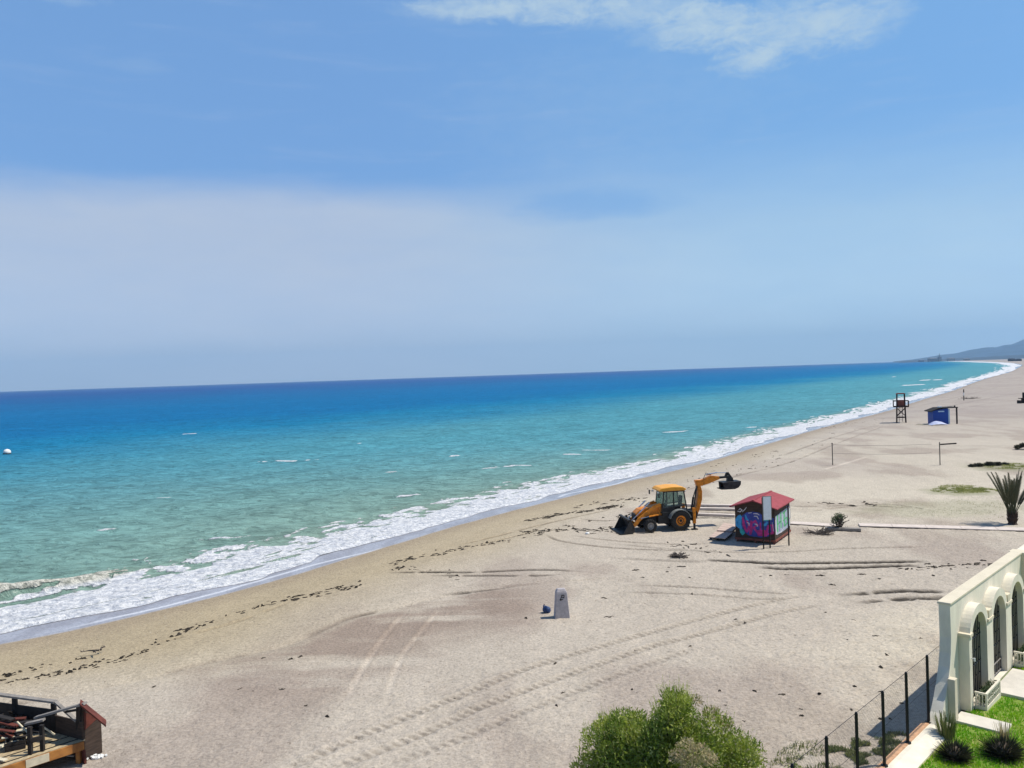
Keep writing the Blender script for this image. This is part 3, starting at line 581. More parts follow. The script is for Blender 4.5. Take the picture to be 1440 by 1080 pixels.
# planters under the two window arches
for i, (a, b_, zt) in enumerate(arches):
    if i == 1: continue
    o = thing('window_planter', gw((a+b_)/2, 0.5, 0.38), -math.atan2(wd.y, wd.x)*0, ('white balustraded planter with green plants under the nearest arch' if i == 0 else 'white planter under the farthest arch at the photo edge'), 'planter', 'white planters under the arches')
    hs = (b_-a)/2-0.04; ld = lambda s, e, z: Vector((s*wd.x+e*nd.x, s*wd.y+e*nd.y, z))
    mb = MB()
    def lb(s0, s1, e0, e1, z0, z1): mb.hexa([ld(s0, e0, z0), ld(s1, e0, z0), ld(s1, e1, z0), ld(s0, e1, z0)], [ld(s0, e0, z1), ld(s1, e0, z1), ld(s1, e1, z1), ld(s0, e1, z1)])
    lb(-hs, hs, -0.18, 0.16, 0, 0.16); mb.build('base', 'stucco', o)
    mb = MB(); lb(-hs, hs, 0.10, 0.16, 0.52, 0.58); lb(-hs, -hs+0.06, -0.18, 0.10, 0.52, 0.58); lb(-hs, hs, 0.115, 0.145, 0.30, 0.34); lb(-hs, -hs+0.05, 0.11, 0.16, 0.16, 0.52); lb(hs-0.05, hs, 0.11, 0.16, 0.16, 0.52)
    for k in range(10): s = -hs+0.12+(2*hs-0.24)*k/9; lb(s-0.02, s+0.02, 0.11, 0.15, 0.16, 0.52)
    for k in range(3): e = -0.15+0.09*k; lb(-hs+0.01, -hs+0.05, e-0.015, e+0.015, 0.16, 0.52)
    mb.build('railing', 'stucco', o, 0.004)
    leaf_cloud('plants', LF['green_shrub'], o, [tuple(ld(s, -0.02, 0.38))+(0.16,) for s in np.linspace(-hs+0.15, hs-0.15, 6)], 900, 0.07)
cb = thing('fence_curb', GB, 0, 'long cream concrete curb under the wire fence, brick coloured outer edge', 'curb')
mb = MB(); 
sec = [(-0.40, 0.0), (-0.40, 0.55), (-0.12, 0.57), (0.28, 0.44), (0.28, 0.0)]
mb.prism(sec, lambda p: G(-14, p[0], p[1]), lambda p: G(-1.25, p[0], p[1])); mb.prism([(-0.35, 0), (-0.35, 0.5), (0.0, 0.5), (0.12, 0.42), (0.12, 0)], lambda p: G(-1.247, p[0], p[1]), lambda p: G(-0.45, p[0], p[1])); mb.build('curb_body', 'stucco', cb)
mb = MB(); gbox(mb, -14, -1.30, -0.44, -0.26, 0.50, 0.583); mb.build('brick_edging', 'brick_edge', cb)
# lawn ground and blades
nl = 70; LV = []; 
for i in range(nl+1):
    for j in range(nl+1):
        s = -12+26*i/nl; e = 0.14+16*(j/nl)**1.3
        LV.append(tuple(gw(s, e, 0.40+0.05*math.sin(s*1.1+e)*math.cos(e*0.9))) if e > .4 else tuple(gw(s, e, 0.39)))
I = (np.arange(nl)[:, None]*(nl+1)+np.arange(nl)[None, :]).ravel()
mg = mat('lawn_soil', (0.17, 0.34, 0.025), 0.9, var=0.3, nscale=1.2, col2=(0.28, 0.30, 0.08), bump=0.5)
tag(link_np('lawn_ground', LV, np.stack([I, I+1, I+nl+2, I+nl+1], 1), mg), 'green lawn ground inside the garden wall', None, kind='structure')
n = 70000; s = -9+15*RNG.random(n); e = 0.2+6.8*RNG.random(n)**1.1
slabA = (-0.35, 0.45, 0.1, 1.45); slabB = (2.75, 5.3, 0.36, 2.6)
bare = fbm(s*0.9+5, e*0.9, 201, 3)
keep = ~((s > slabA[0]-.03) & (s < slabA[1]+.03) & (e > slabA[2]) & (e < slabA[3]+.03)) & ~((s > slabB[0]-.03) & (s < slabB[1]+.03) & (e < slabB[3]+.03)) & ~((s > 0.6) & (e < 0.34)) & ~((s > .9) & (s < 2.7) & (e < .72)) & (bare > 0.24) & ~((s < -0.9) & (e < 0.32))
s, e = s[keep], e[keep]; n = len(s); bx = P0.x+s*wd.x+e*nd.x; by = P0.y+s*wd.y+e*nd.y; bz = 0.38+0.05*np.sin(s*1.1+e)*np.cos(e*0.9)
th = RNG.random(n)*6.283; hh = 0.05+0.06*RNG.random(n); lx = 0.05*(RNG.random(n)-0.5); ly = 0.05*(RNG.random(n)-0.5)
V = np.zeros((n, 3, 3)); V[:, 0] = np.stack([bx-0.02*np.cos(th), by-0.02*np.sin(th), bz], 1); V[:, 1] = np.stack([bx+0.02*np.cos(th), by+0.02*np.sin(th), bz], 1); V[:, 2] = np.stack([bx+lx, by+ly, bz+hh], 1)
tag(link_np('lawn_grass', V.reshape(-1, 3), np.arange(n*3).reshape(-1, 3), LF['lawn']), 'bright green grass of the garden lawn', 'grass', kind='stuff')
for nm, (a, b_, c_, d_), lab in (('paving_slab', slabA, 'small pale slab in the lawn at the near end of the wall'), ('paving_slab', slabB, 'large pale landing slab before the arched iron gate')):
    o = thing(nm, gw(a, c_, 0.38), 0, lab, 'slab'); mb = MB(); L_, W_ = b_-a, d_-c_
    q = lambda s_, e_, z: (s_*wd.x+e_*nd.x, s_*wd.y+e_*nd.y, z)
    mb.hexa([q(0, 0, -.1), q(L_, 0, -.1), q(L_, W_, -.1), q(0, W_, -.1)], [q(0, 0, .10), q(L_, 0, .10), q(L_, W_, .10), q(0, W_, .10)]); mb.build('slab', 'slab', o, 0.015)
# wire fence
fe = thing('wire_fence', GB, 0, 'dark post and wire mesh fence on the curb between beach and lawn', 'fence')
sp_ = [-1.2-1.735*k for k in range(8)]
for s in sp_:
    mb = MB(); mb.tube([G(s, -0.3, 0.56), G(s, -0.3, 2.52)], 0.042, 8); mb.tube([G(s, -0.3, 0.56), G(s, -0.3, 0.60)], 0.09, 8); mb.tube([G(s, -0.3, 2.52), G(s, -0.3, 2.56)], [0.042, 0.02], 8); mb.build('post', 'black_metal', fe, smooth=False)
for z_, r_ in ((2.50, 0.009), (1.55, 0.006), (0.66, 0.006)):
    mb = MB(); mb.tube([G(-14, -0.335, z_), G(-1.2, -0.335, z_), G(0.02 if z_ > 2 else -0.2 if z_ > 1 else -1.2, -0.335, z_)], r_, 4); mb.build('strand', 'black_metal', fe)
mb = MB(); h_ = 1.85; st = 0.115
def clipw(s0, z0, s1, z1):
    mb.tube([G(s0, -0.325, z0), G(s1, -0.325, z1)], 0.0017, 3, caps=False)
k = -14.0
while k < -0.1:
    a0, a1 = k, min(k+h_, -0.05); clipw(a0, 0.64, a1, 0.64+(a1-a0)); a0, a1 = k+h_, k
    if a0 > -0.05: clipw(-0.05, 0.64+(k+h_+0.05), a1, 0.64+h_)
    else: clipw(a0, 0.64, a1, 0.64+h_)
    k += st
mb.build('mesh_netting', 'wire', fe)

# ------------------------------------------------------------------ plants
def weed_patch(name, label, cat, pts, n, size, material, stuff=True):
    V = []
    p = np.array([(a.x, a.y, r) for a, r in pts]); ci = RNG.integers(0, len(p), n); ang = RNG.random(n)*6.283; rr = np.sqrt(RNG.random(n))*p[ci, 2]
    x = p[ci, 0]+rr*np.cos(ang); y = p[ci, 1]+rr*np.sin(ang); m_ = fbm(x*1.1, y*1.1, 301, 3) > 0.44; x, y = x[m_], y[m_]; n = len(x)
    th = RNG.random(n)*6.283; L = size*(0.5+RNG.random(n)); tl = RNG.random(n)*1.2+0.1; V = np.zeros((n, 4, 3)); z0 = -0.02+RNG.random(n)*size*0.5
    dx, dy, dz = np.cos(th)*np.sin(tl), np.sin(th)*np.sin(tl), np.cos(tl); w_ = L*0.28
    for i, (k_, s_) in enumerate(((0, -1), (0, 1), (1, 0.5), (1, -0.5))): V[:, i] = np.stack([x+dx*L*k_-np.sin(th)*w_*s_*0.5, y+dy*L*k_+np.cos(th)*w_*s_*0.5, z0+dz*L*k_], 1)
    return tag(link_np(name, V.reshape(-1, 3), np.arange(n*4).reshape(-1, 4), material), label, cat, kind='stuff')
weed_patch('weeds', 'olive green creeping weeds on the sand outside the wire fence', 'weeds', [(gw(-3.2+0*k, -1.6), 0.8) for k in range(2)]+[(gw(-4.4, -1.9), 1.4), (gw(-5.6, -1.7), 1.5), (gw(-2.4, -1.1), 0.6), (gw(-7, -1.8), 1.6), (gw(-8.6, -2.2), 1.5), (gw(-1.6, -.9), .5), (gw(-10, -3.0), 1.2), (gw(-3.4, -1.3), .9), (gw(-5, -1.0), .8), (gw(-6.3, -1.0), .8)], 34000, 0.07, LF['weed'])
weed_patch('green_growth', 'oval patch of low yellow green growth on the sand left of the palm', 'ground cover', [(at(1350, 690), 1.7), (at(1332, 690), 1.3), (at(1372, 689), 1.5), (at(1352, 686), 1.8), (at(1390, 690), 0.8)], 16000, 0.07, LF['patch'])
weed_patch('far_growth', 'low green growth on the sand behind the palm', 'ground cover', [(at(1412, 656), 2.4), (at(1440, 656), 2.6), (at(1465, 656), 3)], 9000, 0.09, LF['patch'])
weed_patch('sparse_growth', 'thin greyish green growth scattered before the palm', 'ground cover', [(at(1320, 712), 4), (at(1370, 716), 4), (at(1345, 722), 3), (at(1400, 706), 3)], 5000, 0.045, LF['weed'])

def tamarisk(loc, label):
    o = thing('tamarisk_bush', loc, 0, label, 'bush'); mb = MB(); cs = []
    for k in range(13):
        a = k*2.4; r = 0.3+1.75*((k*0.618) % 1); tip = Vector((r*math.cos(a)*1.12, r*math.sin(a)*0.8, 2.95-0.44*r*r-0.25*(math.cos(a) < -0.2)+0.25*random.random()))
        p = [Vector((0.1*math.cos(a), 0.1*math.sin(a), 0)), Vector((tip.x*0.35, tip.y*0.35, tip.z*0.45)), tip*0.8, tip]
        mb.tube(p, [0.06, 0.045, 0.02, 0.006], 6); cs += [(tip.x, tip.y, tip.z-0.34, 0.36+0.18*random.random()), (tip.x*0.75, tip.y*0.75, tip.z*0.62, 0.62), (tip.x*1.02, tip.y*1.02, tip.z*0.4, 0.6)]
    cs += [(-1.65, 0, 1.65, .5), (-0.9, 0, 2.05, .5), (0.35, -.2, 2.3, .5), (1.3, 0, 1.95, .5), (-1.95, 0, 1.0, .42), (2.1, 0, 1.2, .5), (-1.2, -.5, 1.5, .5), (0.9, -.5, 1.6, .5)]
    mb.build('stem', 'bark', o, smooth=True)
    leaf_cloud('crown', LF['tamarisk'], o, cs, 62000, 0.082, 1.0, 2.6, 0.8)
    # feathery shoots that stand clear of the crown
    V = []; 
    for k in range(520):
        c_ = cs[random.randrange(0, len(cs), 3)]; a = random.random()*6.28; r = c_[3]*random.random()**0.5*1.0
        b0 = Vector((c_[0]+r*math.cos(a), c_[1]+r*math.sin(a), c_[2]+c_[3]*0.45)); d_ = Vector((math.cos(a)*0.4*random.random(), math.sin(a)*0.4*random.random(), 1)).normalized(); L = 0.18+0.34*random.random()
        for q in range(16):
            s = b0+d_*L*q/16; e_ = Vector((random.uniform(-1, 1), random.uniform(-1, 1), 0.9)).normalized(); l = 0.06*(1-q/26); sd_ = d_.cross(e_)*0.011
            V += [s-sd_, s+sd_, s+e_*l+sd_*0.3, s+e_*l-sd_*0.3]
    link_np('shoots', np.array([tuple(v) for v in V]), np.arange(len(V)).reshape(-1, 4), LF['tamarisk'], o)
    leaf_cloud('dry_blossom', LF['dry'], o, [(0.35, -1.25, 2.15, 0.22), (0.65, -1.3, 2.0, 0.25), (0.1, -1.35, 1.95, 0.2), (0.9, -1.2, 1.8, 0.2), (0.4, -1.4, 1.8, .25), (1.3, .2, 2.3, .22), (0.95, 0.3, 2.6, .16), (1.6, 0, 2.1, .2)], 2300, 0.05, 0.8, 2, 0.6)
    return o
tamarisk((3.55, 20.4, 0), 'large bright green feathery bush in the foreground at the bottom edge')
o = thing('seedling_bush', (7.15, 21.1, 0), 0, 'small leafy bush tip at the bottom edge beside the fence', 'bush'); mb = MB(); mb.tube([(0, 0, 0), (0.05, 0, 0.5)], [0.02, 0.01], 5); mb.build('stem', 'bark', o)
leaf_cloud('crown', LF['tamarisk'], o, [(0, 0, 0.35, 0.25), (0.25, 0, 0.25, 0.2), (-0.25, 0.1, 0.2, 0.2)], 1800, 0.06)
for k, (px, py, r, lab) in enumerate(((1343, 1066, 0.52, 'dark spiky cushion shrub on the lawn nearer the fence curb'), (1411, 1063, 0.62, 'dark spiky cushion shrub on the lawn, rightmost and wider'))):
    p = at(px, py, 0.4); o = thing('spiky_shrub', p, 0, lab, 'shrub', 'dark cushion shrubs on the lawn'); V = []
    for q in range(1700):
        d_ = Vector((random.gauss(0, 1), random.gauss(0, 1), abs(random.gauss(0, 0.9))+0.05)).normalized(); R_ = r*(0.55+0.65*random.random()**1.6); s0 = d_*R_*0.35; s1 = d_*R_+Vector((0, 0, 0.10*random.random())); s0.z *= 0.8; s1.z *= 0.85
        sd_ = d_.cross(Vector((random.random(), random.random(), random.random()))).normalized()*0.011; V += [s0-sd_, s0+sd_, s1+sd_*0.2, s1-sd_*0.2]
    link_np('foliage', np.array([tuple(v) for v in V]), np.arange(len(V)).reshape(-1, 4), LF['spiky'], o)
    mb = MB(); mb.tube([(0, 0, -0.02), (0, 0, r*0.35), (0, 0, r*0.6)], [r*0.3, r*0.45, r*0.12], 12); mb.build('stem', 'bark', o)
def tuft(p, label, n, h_, material, cat='grass tuft', flower=False):
    o = thing('grass_tuft', p, 0, label, cat); V = []
    for q in range(n):
        a = random.random()*6.28; r = 0.22*random.random(); b0 = Vector((r*math.cos(a), r*math.sin(a), 0)); L = h_*(0.5+0.6*random.random()); tip = b0+Vector((math.cos(a)*L*0.25, math.sin(a)*L*0.25, L)); sd_ = Vector((-math.sin(a), math.cos(a), 0))*0.012
        V += [b0-sd_, b0+sd_, tip+sd_*0.4, tip-sd_*0.4]
    link_np('blades', np.array([tuple(v) for v in V]), np.arange(len(V)).reshape(-1, 4), material, o)
tuft(at(1331, 1037, 0.4), 'tall green grass tuft at the foot of the low buttress', 260, 0.62, LF['weed'])
tuft(at(1412, 1042, 0.4), 'yellow flowering stalks standing behind the wider dark shrub', 70, 0.55, LF['dry'])
def palm(loc, label):
    o = thing('palm_tree', loc, 0, label, 'palm'); mb = MB(); mb.tube([(0, 0, -0.05), (0, 0, 0.15), (0, 0, 0.4), (0, 0, 0.62)], [0.34, 0.22, 0.26, 0.16], 12); 
    for k in range(46):
        a = k*2.4; z = 0.05+0.014*k; mb.tube([(0.20*math.cos(a), 0.20*math.sin(a), z), (0.34*math.cos(a), 0.34*math.sin(a), z+0.3)], [0.045, 0.015], 5)
    mb.build('trunk', 'dark_wood', o)
    for k in range(25):
        a = k*2.399; lean = 0.08+0.46*((k*0.618) % 1); L = 2.7+0.65*random.random(); V = []; rib = MB(); pts = []
        for q in range(15):
            u_ = q/14; th_ = lean*(0.85+0.35*u_); pts.append(Vector((math.cos(a)*math.sin(th_)*L*u_+0.1*math.cos(a), math.sin(a)*math.sin(th_)*L*u_+0.1*math.sin(a), 0.42+math.cos(th_)*L*u_)))
        rib.tube(pts, [0.035-0.028*q/14 for q in range(15)], 5)
        n0 = len(rib.v)
        for q in range(30):
            u_ = 0.32+0.68*q/30; i0 = min(13, int(u_*14)); p = pts[i0].lerp(pts[i0+1], u_*14-i0); d_ = (pts[i0+1]-pts[i0]).normalized(); sdv = Vector((-math.sin(a), math.cos(a), 0))
            for sg in (-1, 1):
                l = 0.30*math.sin(math.pi*min(1, u_*0.8+0.15))+0.05; dr = (d_*1.5+sdv*sg*0.8+Vector((0, 0, 0.15*random.random()))).normalized(); wv_ = d_.cross(dr).normalized().cross(dr)*0.021
                rib.add([p-wv_, p+wv_, p+dr*l+wv_*0.2, p+dr*l-wv_*0.2], [(0, 1, 2, 3)])
        rib.build('frond', LF['palm'], o)
    return o
palm(at(1424, 737), 'young palm with dark upright fronds on the sand by the plank path')
o = thing('low_shrub', at(1396, 656), 0, 'flat dark creeping shrub edging the green growth behind the palm', 'shrub'); leaf_cloud('crown', LF['spiky'], o, [(-1.2, 0.4, 0.15, 0.4), (0, 0.6, 0.2, 0.45), (0.9, 0.7, 0.18, 0.4), (-2.0, 0.3, 0.1, 0.3), (1.8, .8, .12, .3)], 2600, 0.14, 0.25)
mb = MB(); mb.tube([(-2, 0.3, 0.02), (0, 0.6, 0.06), (2, 0.8, 0.02)], 0.04, 5); mb.build('stem', 'bark', o)
o = thing('low_shrub', at(1437, 632), 0, 'small dark arching shrub at the right edge above the palm', 'shrub'); leaf_cloud('crown', LF['spiky'], o, [(-0.5, 0, 0.3, 0.35), (0.2, 0, 0.5, 0.4), (0.9, 0, 0.4, 0.5)], 2200, 0.16, 0.5)
mb = MB(); mb.tube([(-0.8, 0, 0.0), (0.2, 0, 0.3), (1, 0, 0.1)], 0.04, 5); mb.build('stem', 'bark', o)

# ------------------------------------------------------------------ backhoe loader
fdir = Vector((-0.986, -0.163, 0)).normalized(); ldir = Vector((-fdir.y, fdir.x, 0))
rw = at(957, 746); base = rw-ldir*0.95
bh = thing('backhoe_loader', (base.x, base.y, 0), math.atan2(fdir.y, fdir.x), 'orange and black backhoe loader parked on the sand, digging arm raised behind', 'digger')
mb = MB(); mb.xz([(-0.9, 0.55), (2.75, 0.5), (2.95, 0.75), (2.9, 1.0), (1.3, 1.15), (-0.9, 1.25)], -0.36, 0.36); mb.box(0.7, 1.5, 0.36, 0.72, 0.5, 1.05); mb.box(0.7, 1.5, -0.72, -0.36, 0.5, 1.05); mb.build('chassis', 'machine_black', bh, 0.02)
mb = MB(); mb.xz([(1.25, 1.1), (2.95, 0.98), (3.02, 1.25), (2.7, 1.52), (1.25, 1.78)], -0.42, 0.42); mb.build('bonnet', 'machine_yellow', bh, 0.04)
mb = MB(); mb.xz([(2.955, 0.78), (3.06, 0.80), (3.08, 1.2), (3.02, 1.23)], -0.38, 0.38); mb.build('grille', 'machine_black', bh)
cabp = MB(); wA, wB = 0.74, 0.66
cpts = [(-0.62, 1.25), (1.22, 1.22), (1.02, 2.72), (-0.42, 2.72)]
for sg in (-1, 1):
    q = lambda x, z: (x, sg*(wA+(wB-wA)*(z-1.2)/1.5), z)
    for (a, b_) in (((-0.62, 1.2), (-0.42, 2.72)), ((1.22, 1.2), (1.02, 2.72)), ((0.34, 1.2), (0.34, 2.72)), ((-0.5, 2.68), (1.05, 2.68)), ((-0.62, 1.72), (1.18, 1.55)), ((-0.64, 1.25), (1.24, 1.25))): cabp.beam(q(*a), q(*b_), 0.07, 0.09, (0, 1, 0))
for x, z in ((1.02, 2.7), (-0.42, 2.7), (1.22, 1.25), (-0.62, 1.25)): cabp.beam((x, -0.66, z), (x, 0.66, z), 0.08, 0.08)
cabp.box(-0.6, 1.18, -0.70, 0.70, 0.98, 1.28); cabp.xz([(0.42, 0.75), (1.15, 0.75), (1.2, 1.55), (0.36, 1.62)], 0.66, 0.735); cabp.xz([(0.42, 0.75), (1.15, 0.75), (1.2, 1.55), (0.36, 1.62)], -0.735, -0.66)
cab = cabp.build('cab_frame', 'machine_black', bh, 0.012)
gm = bpy.data.materials.new('cab_glass'); gm.use_nodes = True; t = NT(gm.node_tree); b = t.n('ShaderNodeBsdfPrincipled'); b.inputs['Base Color'].default_value = (0.22, 0.27, 0.25, 1); b.inputs['Roughness'].default_value = 0.05; tr = t.n('ShaderNodeBsdfTransparent'); tr.inputs[0].default_value = (0.75, 0.85, 0.82, 1); mx = t.n('ShaderNodeMixShader'); mx.inputs[0].default_value = 0.28; t.l(tr.outputs[0], mx.inputs[1]); t.l(b.outputs[0], mx.inputs[2]); t.l(mx.outputs[0], t.n('ShaderNodeOutputMaterial').inputs[0])
for sg in (-1, 1):
    for poly in ([(-0.56, 1.74), (0.30, 1.66), (0.30, 2.63), (-0.43, 2.63)], [(0.38, 1.64), (1.13, 1.58), (1.0, 2.63), (0.38, 2.63)]):
        mb = MB(); mb.xz(poly, sg*0.684, sg*0.690); mb.build('window', gm, bh)
mb = MB(); mb.hexa([(1.23, -0.62, 1.3), (1.23, 0.62, 1.3), (1.24, 0.62, 1.3), (1.24, -0.62, 1.3)], [(1.06, -0.6, 2.62), (1.06, 0.6, 2.62), (1.07, 0.6, 2.62), (1.07, -0.6, 2.62)]); mb.build('windscreen', gm, bh)
mb = MB(); mb.xz([(-0.55, 2.73), (1.36, 2.73), (1.42, 2.80), (1.2, 2.96), (0.4, 3.03), (-0.35, 2.98), (-0.6, 2.84)], -0.76, 0.76); mb.build('cab_roof', 'cab_roof', bh, 0.05)
mb = MB(); mb.box(-0.35, 0.2, -0.27, 0.27, 1.3, 1.62); mb.xz([(-0.42, 1.6), (-0.3, 1.6), (-0.42, 2.3), (-0.5, 2.3)], -0.25, 0.25); mb.build('seat', 'machine_black', bh, 0.04)
mb = MB(); mb.tube([(0.95, 0, 1.3), (0.66, 0, 1.95)], 0.03, 6)
for k in range(12): a = k*math.pi/6; a2 = a+math.pi/6; mb.tube([(0.66+0.09*math.cos(a), 0.2*math.sin(a), 1.95+0.10*math.cos(a)), (0.66+0.09*math.cos(a2), 0.2*math.sin(a2), 1.95+0.10*math.cos(a2))], 0.014, 5)
mb.build('steering_wheel', 'machine_black', bh)
for sg in (-1, 1):
    mb = MB(); mb.tube([(1.3, sg*0.66, 2.55), (1.5, sg*0.98, 2.6)], 0.015, 5); mb.box(1.48, 1.53, sg*0.98-0.09, sg*0.98+0.09, 2.35, 2.65); mb.build('mirror', 'machine_black', bh)
    mb = MB(); mb.lathe_y([(-.05, .02), (-.05, .07), (.0, .08)], (0, 0, 0), 10); [MB().box(xa, xb, sg*0.55-0.07, sg*0.55+0.07, 2.60, 2.70).build('work_light', 'white', bh, 0.01) for xa, xb in ((1.36, 1.44), (-0.6, -0.53))]
    # fender
    arc = [(0.02+0.80*math.cos(math.radians(a)), 0.68+0.80*math.sin(math.radians(a))) for a in range(15, 166, 10)]; arc2 = [(0.02+0.74*math.cos(math.radians(a)), 0.68+0.74*math.sin(math.radians(a))) for a in range(165, 14, -10)]
    mb = MB(); mb.xz(arc+arc2, sg*0.70, sg*1.16); mb.build('fender', 'machine_grey', bh, 0.01)
    for nm, cx_, r_, w_, rc, rimm in (('rear_wheel', 0, 0.70, 0.44, 0.36, 'machine_yellow'), ('front_wheel', 2.17, 0.46, 0.32, 0.24, 'rim_grey')):
        yc = sg*0.95; tw = MB(); hw = w_/2
        tw.lathe_y([(-hw*0.8, rc), (-hw, rc+0.05), (-hw, r_-0.09), (-hw*0.8, r_-0.03), (0, r_-0.01), (hw*0.8, r_-0.03), (hw, r_-0.09), (hw, rc+0.05), (hw*0.8, rc)], (cx_, yc, r_), 36, (False, False))
        nl_ = 20 if r_ > 0.5 else 16
        for k in range(nl_):
            for s2 in (-1, 1):
                a = 2*math.pi*(k+(0.5 if s2 > 0 else 0))/nl_; a2 = a+0.16
                p0 = Vector((cx_+(r_-0.015)*math.cos(a), yc+s2*0.02, r_+(r_-0.015)*math.sin(a))); p1 = Vector((cx_+(r_-0.03)*math.cos(a2), yc+s2*hw*0.98, r_+(r_-0.03)*math.sin(a2)))
                tw.beam(p0, p1, 0.05, 0.05, (math.cos(a), 0, math.sin(a)))
        wo = tw.build(nm, 'rubber', bh); rm = MB()
        rm.lathe_y([(-hw*0.75, rc), (-hw*0.72, rc*0.9), (-hw*0.3, rc*0.8), (-hw*0.25, rc*0.42), (-hw*0.5, rc*0.36), (-hw*0.5, 0.02)][::1], (cx_, yc, r_), 28, (False, True)); rm.lathe_y([(hw*0.75, rc), (hw*0.72, rc*0.88), (hw*0.3, rc*0.78), (hw*0.25, rc*0.5), (hw*0.55, rc*0.40), (hw*0.55, 0.02)], (cx_, yc, r_), 28, (False, True))
        rm.build('rim', rimm, wo)
        if r_ > 0.5: hb = MB(); hb.lathe_y([(hw*0.52, rc*0.30), (hw*0.62, rc*0.28), (hw*0.62, 0.01)], (cx_, yc, r_), 16); hb.lathe_y([(hw*0.30, rc*0.62), (hw*0.33, rc*0.62), (hw*0.33, rc*0.48)], (cx_, yc, r_), 24); hb.build('hub', 'machine_black', wo)
    # loader arm, ram
    y0, y1 = sg*0.52, sg*0.64
    mb = MB(); mb.xz([(1.22, 1.72), (1.30, 1.92), (1.75, 1.82), (2.95, 0.95), (3.30, 0.50), (3.22, 0.36), (3.05, 0.42), (2.75, 0.78), (1.65, 1.56)], min(y0, y1), max(y0, y1)); mb.build('loader_arm', 'machine_yellow', bh, 0.02)
    mb = MB(); mb.xz([(1.05, 0.95), (1.40, 0.95), (1.42, 1.85), (1.18, 1.85)], sg*0.45, sg*0.515); mb.build('arm_tower', 'machine_yellow', bh, 0.01)
    mb = MB(); mb.tube([(1.45, sg*0.70, 1.15), (2.15, sg*0.70, 1.05)], 0.06, 8); mb.build('ram_barrel', 'machine_yellow', bh); mb = MB(); mb.tube([(2.15, sg*0.70, 1.05), (2.75, sg*0.70, 0.95)], 0.03, 8); mb.build('ram_rod', 'chrome', bh)
    mb = MB(); mb.tube([(2.0, sg*0.44, 1.98), (2.75, sg*0.44, 1.30)], 0.055, 8); mb.tube([(2.75, sg*0.44, 1.30), (3.35, sg*0.44, 0.78)], 0.032, 8); mb.build('tilt_ram', 'chrome', bh); mb = MB(); mb.beam((3.30, sg*0.44, 0.50), (3.45, sg*0.44, 1.05), 0.06, 0.12, (0, 1, 0)); mb.beam((3.42, sg*0.44, 0.98), (3.80, sg*0.44, 0.80), 0.06, 0.10, (0, 1, 0)); mb.build('tilt_link', 'machine_black', bh)
# loader bucket (open shell)
outer = [(4.35, 0.03), (3.50, 0.03), (3.32, 0.18), (3.36, 0.52), (3.60, 0.92), (3.76, 0.98)]; inner = [(3.76, 0.93), (3.63, 0.87), (3.42, 0.50), (3.38, 0.22), (3.53, 0.09), (4.35, 0.06)]
mb = MB(); mb.xz(outer+inner, -1.15, 1.15); mb.xz([(4.15, 0.035), (3.50, 0.035), (3.33, 0.18), (3.37, 0.52), (3.61, 0.91), (3.78, 0.70)], 1.12, 1.153); mb.xz([(4.15, 0.035), (3.50, 0.035), (3.33, 0.18), (3.37, 0.52), (3.61, 0.91), (3.78, 0.70)], -1.153, -1.12)
for k in range(8): y = -1.05+0.3*k; mb.box(4.31, 4.47, y-0.04, y+0.04, 0.02, 0.07)
mb.box(3.60, 3.76, -1.15, 1.15, 0.90, 1.0)
mb.build('loader_bucket', 'bucket_steel', bh)
mb = MB(); mb.beam((3.05, -0.6, 0.55), (3.05, 0.6, 0.55), 0.14, 0.14); mb.build('cross_tube', 'machine_yellow', bh)
# rear frame, stabilisers, digging arm
mb = MB(); mb.box(-1.02, -0.88, -1.05, 1.05, 0.62, 1.22); mb.box(-1.10, -1.02, -1.05, 1.05, 0.60, 0.72); mb.box(-1.10, -1.02, -1.05, 1.05, 1.12, 1.24); mb.build('rear_frame', 'machine_black', bh, 0.01)
for sg in (-1, 1):
    mb = MB(); mb.box(-1.10, -0.90, sg*1.0-0.09, sg*1.0+0.09, 0.45, 1.52); st_ = mb.build('stabiliser', 'machine_yellow', bh, 0.01); mb = MB(); mb.box(-1.06, -0.94, sg*1.0-0.06, sg*1.0+0.06, 0.08, 0.449); mb.box(-1.20, -0.80, sg*1.0-0.14, sg*1.0+0.14, 0.02, 0.08); mb.build('foot', 'machine_black', st_)
mb = MB(); mb.xz([(-1.05, 0.62), (-1.55, 0.66), (-1.62, 0.98), (-1.40, 1.30), (-1.05, 1.28)], -0.2, 0.2); mb.tube([(-1.45, 0, 0.55), (-1.45, 0, 1.35)], 0.12, 10); mb.build('king_post', 'machine_black', bh, 0.01)
mb = MB(); mb.xz([(-1.40, 0.86), (-1.58, 0.80), (-1.80, 1.30), (-1.98, 1.95), (-2.0, 2.5), (-1.86, 3.05), (-1.66, 3.12), (-1.62, 2.9), (-1.70, 2.4), (-1.58, 1.75)], -0.16, 0.16); mb.build('boom', 'machine_yellow', bh, 0.02)
mb = MB(); mb.tube([(-1.22, 0, 1.25), (-1.38, 0, 2.1)], 0.075, 8); mb.tube([(-1.38, 0, 2.1), (-1.60, 0, 2.72)], 0.04, 8); mb.beam((-1.28, 0.12, 1.1), (-1.62, 0.14, 2.9), 0.05, 0.14, (0, 1, 0)); mb.build('boom_ram', 'machine_black', bh)
mb = MB(); mb.xz([(-1.50, 3.30), (-1.62, 2.92), (-1.95, 2.88), (-2.55, 3.02), (-3.32, 3.28), (-3.30, 3.48), (-2.70, 3.56), (-2.0, 3.30)], -0.15, 0.15); dp = mb.build('dipper', 'machine_yellow', bh, 0.02)
mb = MB(); mb.xz([(-3.325, 3.30), (-3.325, 3.45), (-4.25, 3.46), (-4.28, 3.34)], -0.10, 0.10); mb.build('dipper_stick', 'machine_black', bh, 0.01)
